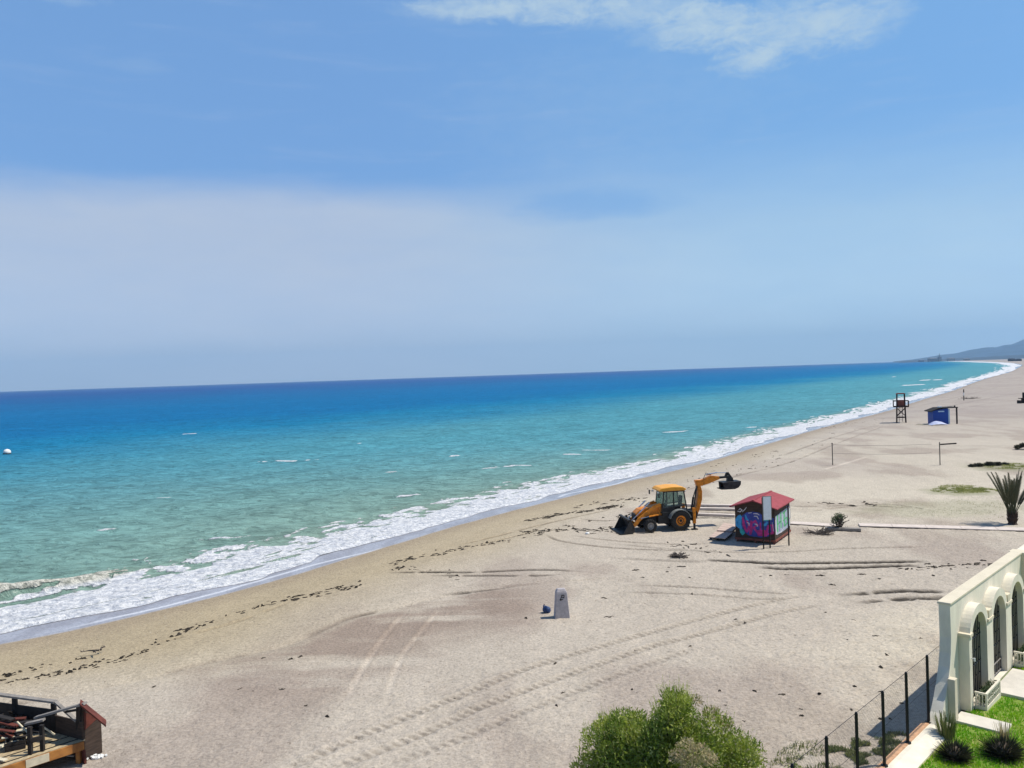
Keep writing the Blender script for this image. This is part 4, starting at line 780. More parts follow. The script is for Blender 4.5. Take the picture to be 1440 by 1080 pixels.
mb = MB(); mb.tube([(-2.35, 0, 3.62), (-3.2, 0, 3.72)], 0.06, 8); mb.tube([(-3.2, 0, 3.72), (-3.98, 0, 3.68)], 0.032, 8); mb.build('bucket_ram', 'chrome', bh)
mb = MB(); mb.beam((-3.98, 0, 3.70), (-3.85, 0, 3.42), 0.2, 0.07, (0, 1, 0)); mb.beam((-3.98, 0, 3.70), (-4.30, 0, 3.25), 0.16, 0.07, (0, 1, 0)); MB().tube([(-2.1, 0.1, 3.3), (-2.3, .14, 3.78), (-2.7, 0.12, 3.62)], 0.02, 5).build('hose', 'rubber', bh); mb.xz([(-3.95, 3.35), (-4.32, 3.35), (-4.42, 3.05), (-3.92, 3.05)], -0.12, 0.12); mb.build('linkage', 'machine_black', bh)
mb = MB(); o_ = [(-3.48, 3.06), (-4.80, 3.10), (-4.78, 2.86), (-4.62, 2.66), (-4.35, 2.56), (-3.52, 2.56)]; mb.xz(o_+[(-3.56, 2.62), (-4.33, 2.62), (-4.58, 2.72), (-4.72, 2.9), (-4.74, 3.04), (-3.48, 3.01)], -0.42, 0.42)
mb.xz(o_, 0.40, 0.43); mb.xz(o_, -0.43, -0.40)
for k in range(5): mb.box(-3.52, -3.34, -0.38+0.17*k, -0.30+0.17*k, 2.56, 2.62)
mb.build('digging_bucket', 'bucket_steel', bh)

# ------------------------------------------------------------------ graffiti hut
hb_ = Vector((0.545, 0.838, 0)); ha = Vector((-0.838, 0.545, 0)); B0 = Vector((16.12, 50.1, 0))
hut = thing('beach_hut', B0, 0, 'small wooden hut with red roof, front and side covered in graffiti', 'hut')
HL = lambda u, v, z: tuple(ha*u+hb_*v+Vector((0, 0, z)))      # u along the front to the left, v along the side to the back
W_, L_ = 2.5, 3.7
def hbox(mb, u0, u1, v0, v1, z0, z1): return mb.hexa([HL(u0, v0, z0), HL(u1, v0, z0), HL(u1, v1, z0), HL(u0, v1, z0)], [HL(u0, v0, z1), HL(u1, v0, z1), HL(u1, v1, z1), HL(u0, v1, z1)])
fz0 = 0.28; ev = 2.28; rg = 2.66
mb = MB(); gp = [(0, fz0), (W_, fz0), (W_, ev), (W_/2, rg), (0, ev)]; mb.prism(gp, lambda p: HL(p[0], 0, p[1]), lambda p: HL(p[0], L_, p[1])); hw_ = mb.build('wall', 'dark_wood', hut)
mb = MB()
for k in range(1, 13): zz = fz0+0.155*k; hbox(mb, 0.002, W_-0.002, -0.006, 0.0, zz-0.008, zz)
mb.build('weatherboard', 'black_timber', hut)
ov = 0.26; hv0, hv1 = -0.32, L_+0.26
for sg, nm in ((0, 'roof'), (1, 'roof')):
    ue = -ov if sg == 0 else W_+ov; ze = ev-0.02-ov*(rg-ev)/(W_/2)+0.04; mb = MB(); th_ = 0.07
    if sg == 0: mb.hexa([HL(ue, hv0, ze), HL(W_/2, hv0, rg+0.02), HL(W_/2, hv1, rg+0.02), HL(ue, hv1, ze)], [HL(ue, hv0, ze+th_), HL(W_/2, hv0, rg+0.02+th_), HL(W_/2, hv1, rg+0.02+th_), HL(ue, hv1, ze+th_)])
    else: mb.hexa([HL(W_/2, hv0, rg+0.02), HL(ue, hv0, ze), HL(ue, hv1, ze), HL(W_/2, hv1, rg+0.02)], [HL(W_/2, hv0, rg+0.02+th_), HL(ue, hv0, ze+th_), HL(ue, hv1, ze+th_), HL(W_/2, hv1, rg+0.02+th_)])
    mb.build('roof_slope', 'roof_red', hut, 0.008)
mb = MB(); hbox(mb, W_/2-0.07, W_/2+0.07, hv0-.01, hv1+.01, rg+0.075, rg+0.115); mb.build('ridge_cap', 'roof_red', hut, 0.01)
mb = MB(); hbox(mb, -0.04, W_+0.04, -0.04, L_+0.04, 0.14, fz0-0.003)
for u_ in (0.1, W_/2, W_-0.1):
    for v_ in (0.1, L_/2, L_-0.1): hbox(mb, u_-0.06, u_+0.06, v_-0.06, v_+0.06, -0.05, 0.137)
mb.build('floor_base', 'red_panel', hut)
def gpaint(poly, m_, lay, side=False):
    mb = MB(); d0 = 0.008+0.0025*lay
    if not side:
        pp = [((W_-(x-390)/575*W_), 2.28-(y-355)/233) for x, y in poly]
        pp = [(min(W_-0.01, max(0.01, a)), max(fz0+0.02, b_)) for a, b_ in pp]
        mb.prism(pp, lambda p: HL(p[0], -d0, p[1]), lambda p: HL(p[0], -d0-0.002, p[1]))
    else:
        pp = [((x-975)/222*L_, 2.2-(y-(365-(x-975)*0.55))/(238-(x-975)*0.10)) for x, y in poly]
        pp = [(min(L_-0.01, max(0.01, a)), min(2.2, max(fz0+0.02, b_))) for a, b_ in pp]
        mb.prism(pp, lambda p: HL(-d0, p[0], p[1]), lambda p: HL(-d0-0.002, p[0], p[1]))
    return mb.build('graffiti', m_, hut)
def stroke(pts, w_):     # outline polygon round a bent stroke, zoomed-photo units
    L1, R1 = [], []
    for i, p in enumerate(pts):
        a = pts[max(0, i-1)]; b_ = pts[min(len(pts)-1, i+1)]; dx, dy = b_[0]-a[0], b_[1]-a[1]; l = math.hypot(dx, dy) or 1; k = w_*(0.55 if i in (0, len(pts)-1) else 1)
        L1.append((p[0]-dy/l*k, p[1]+dx/l*k)); R1.append((p[0]+dy/l*k, p[1]-dx/l*k))
    return L1+R1[::-1]
gpaint([(395, 650), (392, 560), (430, 500), (470, 480), (500, 520), (495, 690), (470, 700), (430, 680)], MT['pg_blue'], 0)
gpaint([(450, 700), (520, 690), (530, 760), (490, 790), (460, 750)], MT['pg_teal'], 0)
gpaint([(490, 500), (560, 445), (650, 425), (750, 435), (800, 480), (960, 500), (960, 690), (880, 770), (760, 800), (600, 790), (520, 740), (480, 640)], MT['pg_navy'], 0)
for pts_, w2 in (([(505, 520), (520, 640), (560, 740)], 22), ([(560, 740), (600, 640), (560, 560)], 20), ([(630, 560), (620, 700), (610, 770)], 24), ([(630, 600), (690, 560), (720, 620), (660, 660), (740, 760)], 20), ([(760, 580), (760, 760)], 18), ([(830, 740), (880, 620), (930, 600), (935, 720), (840, 745)], 20)): gpaint(stroke(pts_, w2), MT['pg_mag'], 1)
gpaint([(700, 700), (800, 680), (870, 700), (850, 775), (720, 780)], MT['pg_mag'], 2)
for pts_, w2 in (([(545, 480), (560, 540), (590, 560)], 16), ([(800, 620), (840, 600), (860, 560)], 20), ([(410, 600), (450, 560), (440, 640)], 10)): gpaint(stroke(pts_, w2), MT['pg_blue'], 2)
gpaint(stroke([(790, 545), (850, 530), (920, 520)], 20), MT['pg_teal'], 3)
for pts_, w2 in (([(590, 450), (640, 440)], 8), ([(660, 455), (720, 450), (750, 470)], 8), ([(670, 490), (715, 490), (735, 530)], 9), ([(565, 590), (595, 600), (595, 635)], 8), ([(675, 605), (710, 610), (720, 640)], 8), ([(430, 430), (470, 440), (500, 410), (470, 390), (450, 410)], 7), ([(500, 440), (540, 400), (565, 365)], 6), ([(930, 560), (945, 690)], 5)): gpaint(stroke(pts_, w2), MT['pg_white'], 4)
gpaint([(985, 470), (1050, 420), (1190, 320), (1192, 600), (1100, 680), (1000, 745), (980, 640)], MT['pg_lav'], 0, True)
for pts_, w2 in (([(1015, 450), (1010, 700)], 15), ([(1015, 590), (1060, 540)], 14), ([(1060, 410), (1060, 640)], 14), ([(1090, 430), (1140, 380)], 16), ([(1110, 400), (1110, 620)], 15), ([(1090, 540), (1150, 480)], 14), ([(1110, 610), (1160, 560)], 14), ([(1150, 490), (1160, 580)], 13)): gpaint(stroke(pts_, w2), MT['pg_green'], 1, True)
for pts_, w2 in (([(985, 520), (990, 740), (1060, 700), (1090, 640)], 7), ([(1080, 470), (1085, 560)], 5), ([(1170, 400), (1175, 560)], 6)): gpaint(stroke(pts_, w2), MT['pg_white'], 2, True)
for pts_, w2 in (([(1035, 430), (1035, 690)], 3), ([(1080, 560), (1080, 660)], 3), ([(1132, 520), (1132, 600)], 3), ([(1140, 330), (1180, 320), (1180, 400)], 7)): gpaint(stroke(pts_, w2), MT['pg_navy'], 3, True)
# signs in front of the hut
def post_sign(px, py, hgt, label, board, brace=None, w_=0.5, bh_=1.4, zc=1.9, rz=0.15, second=None):
    p = at(px, py); o = thing('notice_board' if board else 'wooden_post', p, rz, label, 'sign' if board else 'post'); mb = MB(); mb.tube([(0, 0, -0.1), (0, 0, hgt)], 0.045, 7); mb.build('post', 'black_timber', o)
    if second: mb = MB(); mb.tube([(second, 0.1, -0.1), (second, 0.1, hgt)], 0.045, 7); mb.build('post', 'black_timber', o)
    if board:
        mb = MB(); c_ = (second or 0)/2+.03; mb.box(c_-w_/2, c_+w_/2, -0.09, -0.05, zc-bh_/2, zc+bh_/2); mb.build('board', 'sign_white', o, 0.006)
        mb = MB(); mb.box(c_-w_/2-0.03, c_-w_/2, -0.10, -0.04, zc-bh_/2-0.03, zc+bh_/2+0.03); mb.box(c_+w_/2, c_+w_/2+0.03, -0.10, -0.04, zc-bh_/2-0.03, zc+bh_/2+0.03); mb.box(c_-w_/2, c_+w_/2, -0.10, -0.04, zc+bh_/2, zc+bh_/2+0.03); mb.build('frame', 'grey_plank', o)
    return o
post_sign(1074, 772, 3.15, 'tall pale blue blank board on two dark posts before the hut', True, w_=0.50, bh_=1.42, zc=2.50, rz=0.12, second=0.46)
post_sign(1109.5, 767.5, 2.5, 'narrow white sign on a thin post at the right corner of the hut', True, w_=0.16, bh_=0.62, zc=2.05, rz=0.9)
# loose deck sections beside the hut
def deck(name, pts_px, z, th_, material, label, cat, nb=4):
    c = [at(px, py, z) for px, py in pts_px]; cen = sum(c, Vector())/4; o = thing(name, (cen.x, cen.y, 0), 0, label, cat)
    mb = MB()
    for k in range(nb):
        a, b_ = k/nb+0.008, (k+1)/nb-0.008
        q = [c[0].lerp(c[3], a), c[1].lerp(c[2], a), c[1].lerp(c[2], b_), c[0].lerp(c[3], b_)]; q = [v-Vector((cen.x, cen.y, 0)) for v in q]
        mb.hexa([(v.x, v.y, z-th_) for v in q], [(v.x, v.y, z) for v in q])
    mb.build('boards', material, o, 0.004)
    mb = MB()
    for t_ in (0.08, 0.5, 0.92):
        a, b_ = c[0].lerp(c[1], t_)-Vector((cen.x, cen.y, 0)), c[3].lerp(c[2], t_)-Vector((cen.x, cen.y, 0)); mb.beam((a.x, a.y, z-th_-0.05), (b_.x, b_.y, z-th_-0.05), 0.08, 0.094)
    mb.build('bearer', 'black_timber', o)
deck('wooden_platform', [(997, 755), (1020, 757), (1031, 748), (1008, 746)], 0.22, 0.05, MT['pink_plank'], 'pale pink plank platform lying nearest the water by the hut', 'platform')
deck('wooden_platform', [(1008, 745.5), (1029, 747), (1038, 738), (1018, 735)], 0.30, 0.05, MT['pink_plank'], 'pale plank platform leading to the hut door side', 'platform')
def boards(name, specs, material, label, cat, group=None, th_=0.07, nb=1):
    for (p0, p1, w_), lab in zip(specs, label):
        a, b_ = at(*p0), at(*p1); o = thing(name, ((a.x+b_.x)/2, (a.y+b_.y)/2, 0), math.atan2(b_.y-a.y, b_.x-a.x), lab, cat, group); l = (b_-a).length
        mb = MB(); n_ = max(1, int(l/1.9))
        for k in range(n_): mb.box(-l/2+l*k/n_+0.01, -l/2+l*(k+1)/n_-0.01, -w_/2, w_/2, 0.03, 0.03+th_)
        mb.build('plank', material, o, 0.006); mb = MB(); mb.box(-l/2+.02, l/2-.02, -w_/2+0.05, -w_/2+0.12, -0.04, 0.03); mb.box(-l/2+.02, l/2-.02, w_/2-0.12, w_/2-0.05, -0.04, 0.03); mb.build('bearer', 'black_timber', o)
boards('plank_path', [((1112, 736), (1176, 740), 0.95), ((1208, 739), (1560, 749), 1.0)], MT['path_wood'], ['short pale plank path running right from the hut', 'long pale plank path crossing the sand to the right edge'], 'path', th_=0.05)
boards('sleeper_beam', [((958, 711.5), (1034, 713), 0.42), ((984, 717), (1036, 718), 0.40), ((960, 724), (1034, 727), 0.42)], MT['path_wood'],
       ['long pale beam on the sand between digger and hut, farthest one', 'pale beam on the sand behind the hut, middle one', 'pale beam on the sand beside the hut, nearest one'], 'beam', 'pale beams between digger and hut', 0.16)
boards('thick_plank', [((1160, 745), (1211, 747), 0.45)], MT['grey_plank'], ['grey green thick plank lying under the dead branches'], 'plank', th_=0.16)

# ------------------------------------------------------------------ dead branches, driftwood, wrack
def twiggy(name, loc, label, cat, n, R_, h_, material, leaf=None, seed=1):
    rnd = random.Random(seed); o = thing(name, loc, 0, label, cat); mb = MB()
    for k in range(n):
        a = rnd.random()*6.28; L = R_*(0.5+0.6*rnd.random()); z1 = h_*rnd.random(); p = [Vector((rnd.uniform(-.15, .15), rnd.uniform(-.1, .1), 0.03)), Vector((math.cos(a)*L*.45, math.sin(a)*L*.4, z1*.75+.05)), Vector((math.cos(a)*L, math.sin(a)*L*.7, z1+0.02))]
        mb.tube(p, [0.045, 0.03, 0.01], 5)
        for q in range(3): b0 = p[1].lerp(p[2], rnd.random()); mb.tube([b0, b0+Vector((rnd.uniform(-.3, .3), rnd.uniform(-.3, .3), rnd.uniform(.0, .3)))*R_*.6], [0.02, 0.006], 4)
    mb.build('branches', material, o)
    if leaf: leaf_cloud('leaves', leaf, o, [(rnd.uniform(-.4, .4)*R_, rnd.uniform(-.2, .2), h_*(.5+.4*rnd.random()), .22) for _ in range(7)], 900, 0.09)
    return o
twiggy('dead_shrub', at(1180, 745), 'tangled uprooted shrub standing over the thick plank', 'shrub', 26, 0.75, 1.05, MT['drift'], LF['green_shrub'], 2)
twiggy('dead_branches', at(1150, 751), 'pile of bare dark branches left of the thick plank', 'branches', 26, 1.2, 0.22, MT['drift'], None, 4)
twiggy('driftwood_heap', at(956, 784), 'dark heap of driftwood on the sand in front of the hut', 'driftwood', 34, 0.7, 0.22, MT['drift'], None, 5)
twiggy('driftwood_stick', at(136, 916), 'forked dark driftwood stick near the surf at the left', 'driftwood', 3, 0.65, 0.10, MT['drift'], None, 6)
twiggy('driftwood_branch', at(1362, 561), 'dark branch lying on the far sand by the lone pole', 'driftwood', 20, 3.2, 0.4, MT['drift'], None, 7)
rnd = random.Random(5); V, Fc = [], []; lines = [([(0, 960), (90, 945), (150, 930), (210, 912)], 70, 0.45), ([(0, 948), (60, 932), (130, 920)], 25, 0.3), ([(215, 905), (270, 880), (330, 858), (400, 840)], 45, 0.5), ([(400, 840), (470, 828), (500, 822)], 40, 0.8), ([(545, 790), (600, 778), (680, 765), (760, 750), (840, 728)], 80, 0.7),
      ([(740, 730), (790, 722), (840, 716), (870, 710)], 140, 0.55), ([(740, 748), (800, 745), (840, 747), (870, 744)], 110, 1.0), ([(800, 712), (850, 704), (905, 700)], 30, 0.9), ([(900, 706), (1000, 675), (1100, 648)], 45, 1.5), ([(920, 690), (1040, 655), (1150, 625)], 30, 2.0), ([(870, 730), (905, 722)], 30, 1.2), ([(1000, 655), (1120, 625), (1240, 592)], 30, 1.2),
      ([(1160, 600), (1240, 588)], 25, 1.5), ([(560, 795), (590, 800), (660, 812)], 25, 0.8), ([(1270, 800), (1380, 792)], 30, 0.8), ([(950, 765), (1000, 778)], 22, 1.2), ([(1030, 722), (1060, 726), (1100, 720)], 14, 1.2), ([(1130, 705), (1190, 710), (1240, 708)], 16, 1.0), ([(200, 990), (600, 900), (900, 850)], 12, 5.0), ([(500, 1050), (900, 930), (1250, 880)], 16, 6.0), ([(1000, 1010), (1200, 980), (1290, 900)], 18, 3.0), ([(900, 800), (1300, 810)], 20, 2.5)]
def beach_z(x, y):
    r = np.searchsorted(_BY[:, 0], y); r = min(max(r, 0), _BY.shape[0]-1); c = np.searchsorted(_BX[r], x); return float(_BZ[r, min(c, _BZ.shape[1]-1)])
for px, n_, sp2 in lines:
    pts_ = smoothline(px)
    for k in range(n_):
        u_ = rnd.random()*(len(pts_)-1); i0 = int(u_); p = pts_[i0].lerp(pts_[min(i0+1, len(pts_)-1)], u_-i0); d_ = (pts_[min(i0+1, len(pts_)-1)]-pts_[i0]); a0 = math.atan2(d_.y, d_.x)+rnd.gauss(0, 0.5)
        x, y = p.x+rnd.gauss(0, sp2*0.5), p.y+rnd.gauss(0, sp2*0.5); z = beach_z(x, y); L = rnd.uniform(0.06, 0.30)*(1.3 if y > 60 else 0.85 if y > 36 else 0.5); w_ = rnd.uniform(0.03, 0.09); n0 = len(V); hz = rnd.uniform(0.02, 0.08)
        for q in range(7):
            t_ = q/6; off = rnd.gauss(0, 0.03); wq = w_*math.sin(math.pi*(0.1+0.8*t_))*rnd.uniform(0.6, 1.3)
            cx_, cy_ = x+math.cos(a0)*(t_-.5)*L*2-math.sin(a0)*off, y+math.sin(a0)*(t_-.5)*L*2+math.cos(a0)*off
            V += [(cx_+math.sin(a0)*wq, cy_-math.cos(a0)*wq, z-0.01), (cx_, cy_, z+hz*math.sin(math.pi*(0.1+0.8*t_))*rnd.uniform(.5, 1.2)), (cx_-math.sin(a0)*wq, cy_+math.cos(a0)*wq, z-0.01)]
            if q: m_ = n0+3*q; Fc += [(m_-3, m_, m_+1, m_-2), (m_-2, m_+1, m_+2, m_-1)]
tag(link_np('seaweed_wrack', V, Fc, MT['wrack']), 'dark bits of seaweed and twigs strewn over the sand', 'seaweed', kind='stuff')

# ------------------------------------------------------------------ concrete marker and blue bag
p = at(790, 867); mk = thing('concrete_marker', p, 0.10, 'tapered grey concrete marker post standing alone on the sand', 'marker'); mb = MB()
def ring(w_, d_, z): return [(-w_, -d_, z), (w_, -d_, z), (w_, d_, z), (-w_, d_, z)]
mb.hexa(ring(0.355, 0.24, -0.12), ring(0.25, 0.17, 1.16)); mb.hexa(ring(0.249, 0.169, 1.162), ring(0.17, 0.10, 1.30)); mb.build('shaft', 'marker', mk, 0.025)
mb = MB()
yy = lambda z: -0.24+0.07*(z+.12)/1.28-0.004
for a, b_ in (((-0.10, 0.84), (0.06, 0.84)), ((-0.06, 0.86), (0.02, 1.02)), ((-0.02, 1.03), (0.11, 1.03)), ((0.11, 1.03), (0.10, 0.88)), ((0.0, 0.93), (0.10, 0.93)), ((-0.10, 0.82), (-0.02, 0.80))): mb.beam((a[0], yy(a[1]), a[1]), (b_[0], yy(b_[1]), b_[1]), 0.006, 0.035, (1, 0, 0) if abs(a[0]-b_[0]) < 0.05 else (0, 0, 1))
mb.build('painted_mark', 'sign_black', mk)
p = at(769, 861); o = thing('blue_bag', p, 0.2, 'crumpled dark blue bag on the sand left of the concrete marker', 'bag'); bm = bmesh.new(); bmesh.ops.create_icosphere(bm, subdivisions=3, radius=0.2)
for v in bm.verts: k = 1+0.35*float(fbm(np.array(v.co.x*6+3), np.array(v.co.y*6+v.co.z*5), 5, 3))-0.15; v.co = Vector((v.co.x*k*1.05, v.co.y*k*0.8, max(v.co.z*k*0.85, -0.12)+0.10+(0.04 if v.co.x < 0 else 0)))
me = bpy.data.meshes.new('sack'); bm.to_mesh(me); bm.free(); me.materials.append(MT['blue_bag']); q = bpy.data.objects.new('sack', me); C.objects.link(q); q.parent = o
mb = MB(); mb.tube([(-0.12, 0, 0.26), (-0.16, 0, 0.33), (-0.10, 0.02, 0.36)], [0.05, 0.03, 0.045], 6); mb.build('knot', 'blue_bag', o)
p = at(826, 751); o = thing('white_stone', p, 0, 'small white stone at the edge of the debris near the digger bucket', 'stone'); bm = bmesh.new(); bmesh.ops.create_icosphere(bm, subdivisions=2, radius=0.13)
for v in bm.verts: v.co *= 1+0.3*float(vn(np.array(v.co.x*14), np.array(v.co.y*14+v.co.z*9), 4)); v.co.z = v.co.z*0.7+0.04
me = bpy.data.meshes.new('stone'); bm.to_mesh(me); bm.free(); me.materials.append(MT['white']); o2 = bpy.data.objects.new('stone', me); C.objects.link(o2); o2.parent = o

# ------------------------------------------------------------------ lifeguard tower
def tower():
    p = at(1267.5, 594); o = thing('lifeguard_tower', p, -0.42, 'tall dark wooden lifeguard tower on crossed legs by the surf', 'tower'); a = 0.72
    for sx in (-1, 1):
        for sy in (-1, 1): mb = MB(); mb.beam((sx*a*1.05, sy*a*1.05, -0.2), (sx*a*0.85, sy*a*0.85, 5.25), 0.21, 0.21, (0, 1, 0)); mb.build('leg', 'tower_wood', o)
    mb = MB(); mb.box(-1.28, 1.28, -1.0, 1.0, 2.82, 3.0); mb.build('platform', 'tower_wood', o)
    for sy in (-1, 1):
        mb = MB()
        for s in (-1, 1): mb.beam((-s*a*.95, sy*a, 1.2), (s*a*.92, sy*a, 2.6), 0.1, 0.13, (0, 1, 0))
        mb.beam((-a, sy*a, 0.95), (a, sy*a, 0.95), 0.1, 0.14); mb.build('cross_brace', 'tower_wood', o)
    mb = MB()
    for x in (-1.24, 1.24):
        mb.beam((x, -0.95, 3.0), (x, -0.95, 4.0), 0.14, 0.14, (0, 1, 0)); mb.beam((x, 0.95, 3.0), (x, 0.95, 4.0), 0.14, 0.14, (0, 1, 0)); mb.beam((x, -1.0, 3.95), (x, 1.0, 3.95), 0.12, 0.14); mb.beam((x, -1.0, 3.5), (x, 1.0, 3.5), 0.1, 0.12)
    for y in (-0.95, 0.95): 
        for s in (-1, 1): mb.beam((s*1.24, y, 3.95), (s*.75, y, 3.95), 0.1, 0.12)
    mb.build('railing', 'tower_wood', o)
    mb = MB(); mb.box(-0.62, 0.62, -0.66, -0.6, 3.0, 4.15); mb.box(-0.62, 0.62, 0.6, 0.66, 3.0, 4.0); mb.build('cabin_panel', 'red_panel', o)
    mb = MB(); mb.xz([(-0.85, 5.20), (0.85, 5.20), (0.6, 5.38), (-0.6, 5.38)], -0.8, 0.8); mb.build('roof', 'red_panel', o)
    mb = MB(); 
    for s in (-0.3, 0.3): mb.beam((s, 0.8, 2.9), (s, 1.9, 0), 0.08, 0.08)
    for k in range(7): z = 0.35+0.38*k; y = 1.9-1.1*z/2.9; mb.beam((-0.3, y, z), (0.3, y, z), 0.05, 0.05)
    mb.build('ladder', 'tower_wood', o)
tower()
# ------------------------------------------------------------------ blue kiosk
p = at(1323.5, 596.5); ko = thing('beach_kiosk', p, -0.12, 'small blue kiosk with dark roof reaching over a side post', 'kiosk')
mb = MB(); mb.xz([(-1.28, 0), (1.2, 0), (1.2, 2.75), (-1.28, 2.35)], 0, 2.4); mb.build('wall', 'kiosk_blue', ko)
mb = MB(); mb.box(1.203, 1.5, 0.1, 2.3, 0, 2.6); mb.build('side_screen', 'kiosk_pale', ko)
mb = MB(); mb.hexa([(-1.75, -0.3, 2.18), (-1.75, 2.7, 2.18), (-1.75, 2.7, 2.32), (-1.75, -0.3, 2.32)], [(-0.3, -0.3, 2.72), (-0.3, 2.7, 2.72), (-0.3, 2.7, 2.86), (-0.3, -0.3, 2.86)]); mb.hexa([(-0.3, -0.3, 2.72), (-0.3, 2.7, 2.72), (-0.3, 2.7, 2.86), (-0.3, -0.3, 2.86)], [(2.75, -0.3, 2.80), (2.75, 2.7, 2.80), (2.75, 2.7, 2.94), (2.75, -0.3, 2.94)]); mb.build('roof', 'black_timber', ko)
mb = MB(); mb.beam((2.65, 0.1, -0.1), (2.65, 0.1, 2.8), 0.2, 0.2, (0, 1, 0)); mb.beam((2.3, 0.0, 2.9), (2.3, 0.0, 3.2), 0.18, 0.18, (0, 1, 0)); mb.build('canopy_post', 'black_timber', ko)
mb = MB(); mb.box(-0.45, 0.55, -0.04, -0.003, 2.12, 2.32); mb.build('name_board', 'kiosk_pale', ko)
mb = MB(); mb.box(-0.25, 0.3, 0.2, 0.8, 2.87, 3.12); mb.build('roof_box', 'white', ko, 0.03)
p = at(1318, 597.5); o = thing('tarpaulin_heap', p, 0, 'pale blue tarpaulin heap against the foot of the blue kiosk', 'tarpaulin'); V = []; n_ = 16
for i in range(n_+1):
    for j in range(n_+1): x = -1.5+3*i/n_; y = -0.9+1.1*j/n_; V.append((x, y, 0.02+max(0, 0.65*math.cos(x*0.95)*math.cos((y-0.1)*1.3))*(0.8+0.3*float(vn(np.array(x*3.), np.array(y*3.), 8)))))
I = (np.arange(n_)[:, None]*(n_+1)+np.arange(n_)[None, :]).ravel(); q = link_np('sheet', V, np.stack([I, I+n_+1, I+n_+2, I+1], 1), MT['tarp'], o, True)
p = at(1299, 597); o = thing('sand_tarpaulin', p, 0, 'flat whitish sheet on the sand left of the blue kiosk', 'sheet'); mb = MB(); mb.prism([(-1.6, -0.5), (1.6, -0.9), (2.2, 0.9), (0.2, 0.5)], lambda q: (q[0], q[1], 0.03), lambda q: (q[0]*.96, q[1]*.96, 0.11)); mb.build('sheet', 'pale_timber', o)
# poles and net
for (px, py, h_, lab, arm) in ((1171, 654, 2.45, 'thin volleyball pole on the sand nearer the water', 0), (1322, 654, 2.45, 'thin volleyball pole with a dark bar at its top', 1)):
    p = at(px, py); o = thing('volleyball_pole', p, 0, lab, 'pole', 'volleyball poles'); mb = MB(); mb.tube([(0, 0, -0.2), (0, 0, h_)], 0.05, 6); mb.build('shaft', 'pole_wood', o)
    if arm: mb = MB(); mb.beam((0.1, 0, h_-0.25), (2.05, 0.5, h_-0.25), 0.1, 0.14); mb.build('side_bar', 'black_timber', o)
    else: mb = MB(); mb.tube([(0, 0, h_-0.12), (0, 0, h_-0.02)], 0.07, 6); mb.build('collar', 'pole_wood', o)
a, b_ = at(1171, 654), at(1322, 654); vnn = thing('volleyball_net', (a.x, a.y, 0), math.atan2(b_.y-a.y, b_.x-a.x), 'slack thin volleyball net strung between the two poles', 'net'); l = (b_-a).length; mb = MB()
for z0, dz in ((2.25, 0.0), (1.35, -0.05)): mb.tube([(0.05+(l-0.8)*k/10, 0, z0+dz-0.12*math.sin(math.pi*k/10)) for k in range(11)], 0.014, 4)
mb.build('rope', 'net', vnn); mb = MB()
for k in range(60): x = 0.05+(l-0.8)*k/59; s_ = 0.12*math.sin(math.pi*k/59); mb.tube([(x, 0, 2.25-s_), (x, 0, 1.30-s_)], 0.003, 3)
mb.build('mesh', 'net', vnn)
p = at(1355.5, 563); o = thing('marker_pole', p, -0.03, 'lone dark pole with pale band on the far sand near the surf', 'pole'); mb = MB(); mb.tube([(0, 0, -0.2), (0, 0, 1.3)], 0.12, 6); mb.tube([(0, 0, 2.1), (0, 0, 3.0)], 0.12, 6); mb.build('shaft', 'black_timber', o); mb = MB(); mb.tube([(0, 0, 1.3), (0, 0, 2.1)], 0.11, 6); mb.build('pale_band', 'white', o)
p = at(1438, 567); o = thing('beach_shelter', p, 0.3, 'dark timber shelter with table cut off by the right edge', 'shelter'); mb = MB()
mb.beam((0.5, 0, -0.2), (0.5, 0, 2.6), 0.5, 0.5, (0, 1, 0)); mb.build('post', 'black_timber', o); mb = MB(); mb.box(-0.7, 1.2, -0.6, 0.6, 1.12, 1.28); mb.build('table_top', 'black_timber', o)
for x in (-0.2, 0.9): mb = MB(); mb.beam((x, 0, -0.1), (x, 0, 1.12), 0.2, 0.2, (0, 1, 0)); mb.build('leg', 'black_timber', o)
mb = MB(); mb.box(-1.2, -0.8, -0.5, 0.5, 0.0, 0.75); mb.build('stool', 'black_timber', o)
# buoy
p = at(10, 638, SEA_Z); o = thing('buoy', p, 0, 'small white buoy floating at the left edge', 'buoy'); mb = MB(); mb.tube([(0, 0, -0.3), (0, 0, 0.1), (0, 0, 0.45), (0, 0, 0.72), (0, 0, 0.85)], [0.35, 0.62, 0.62, 0.42, 0.1], 14); mb.build('float', 'white', o, smooth=True); mb = MB(); mb.tube([(0, 0, -0.02), (0, 0, 0.12)], 0.66, 14); mb.build('waterline_band', 'machine_black', o)

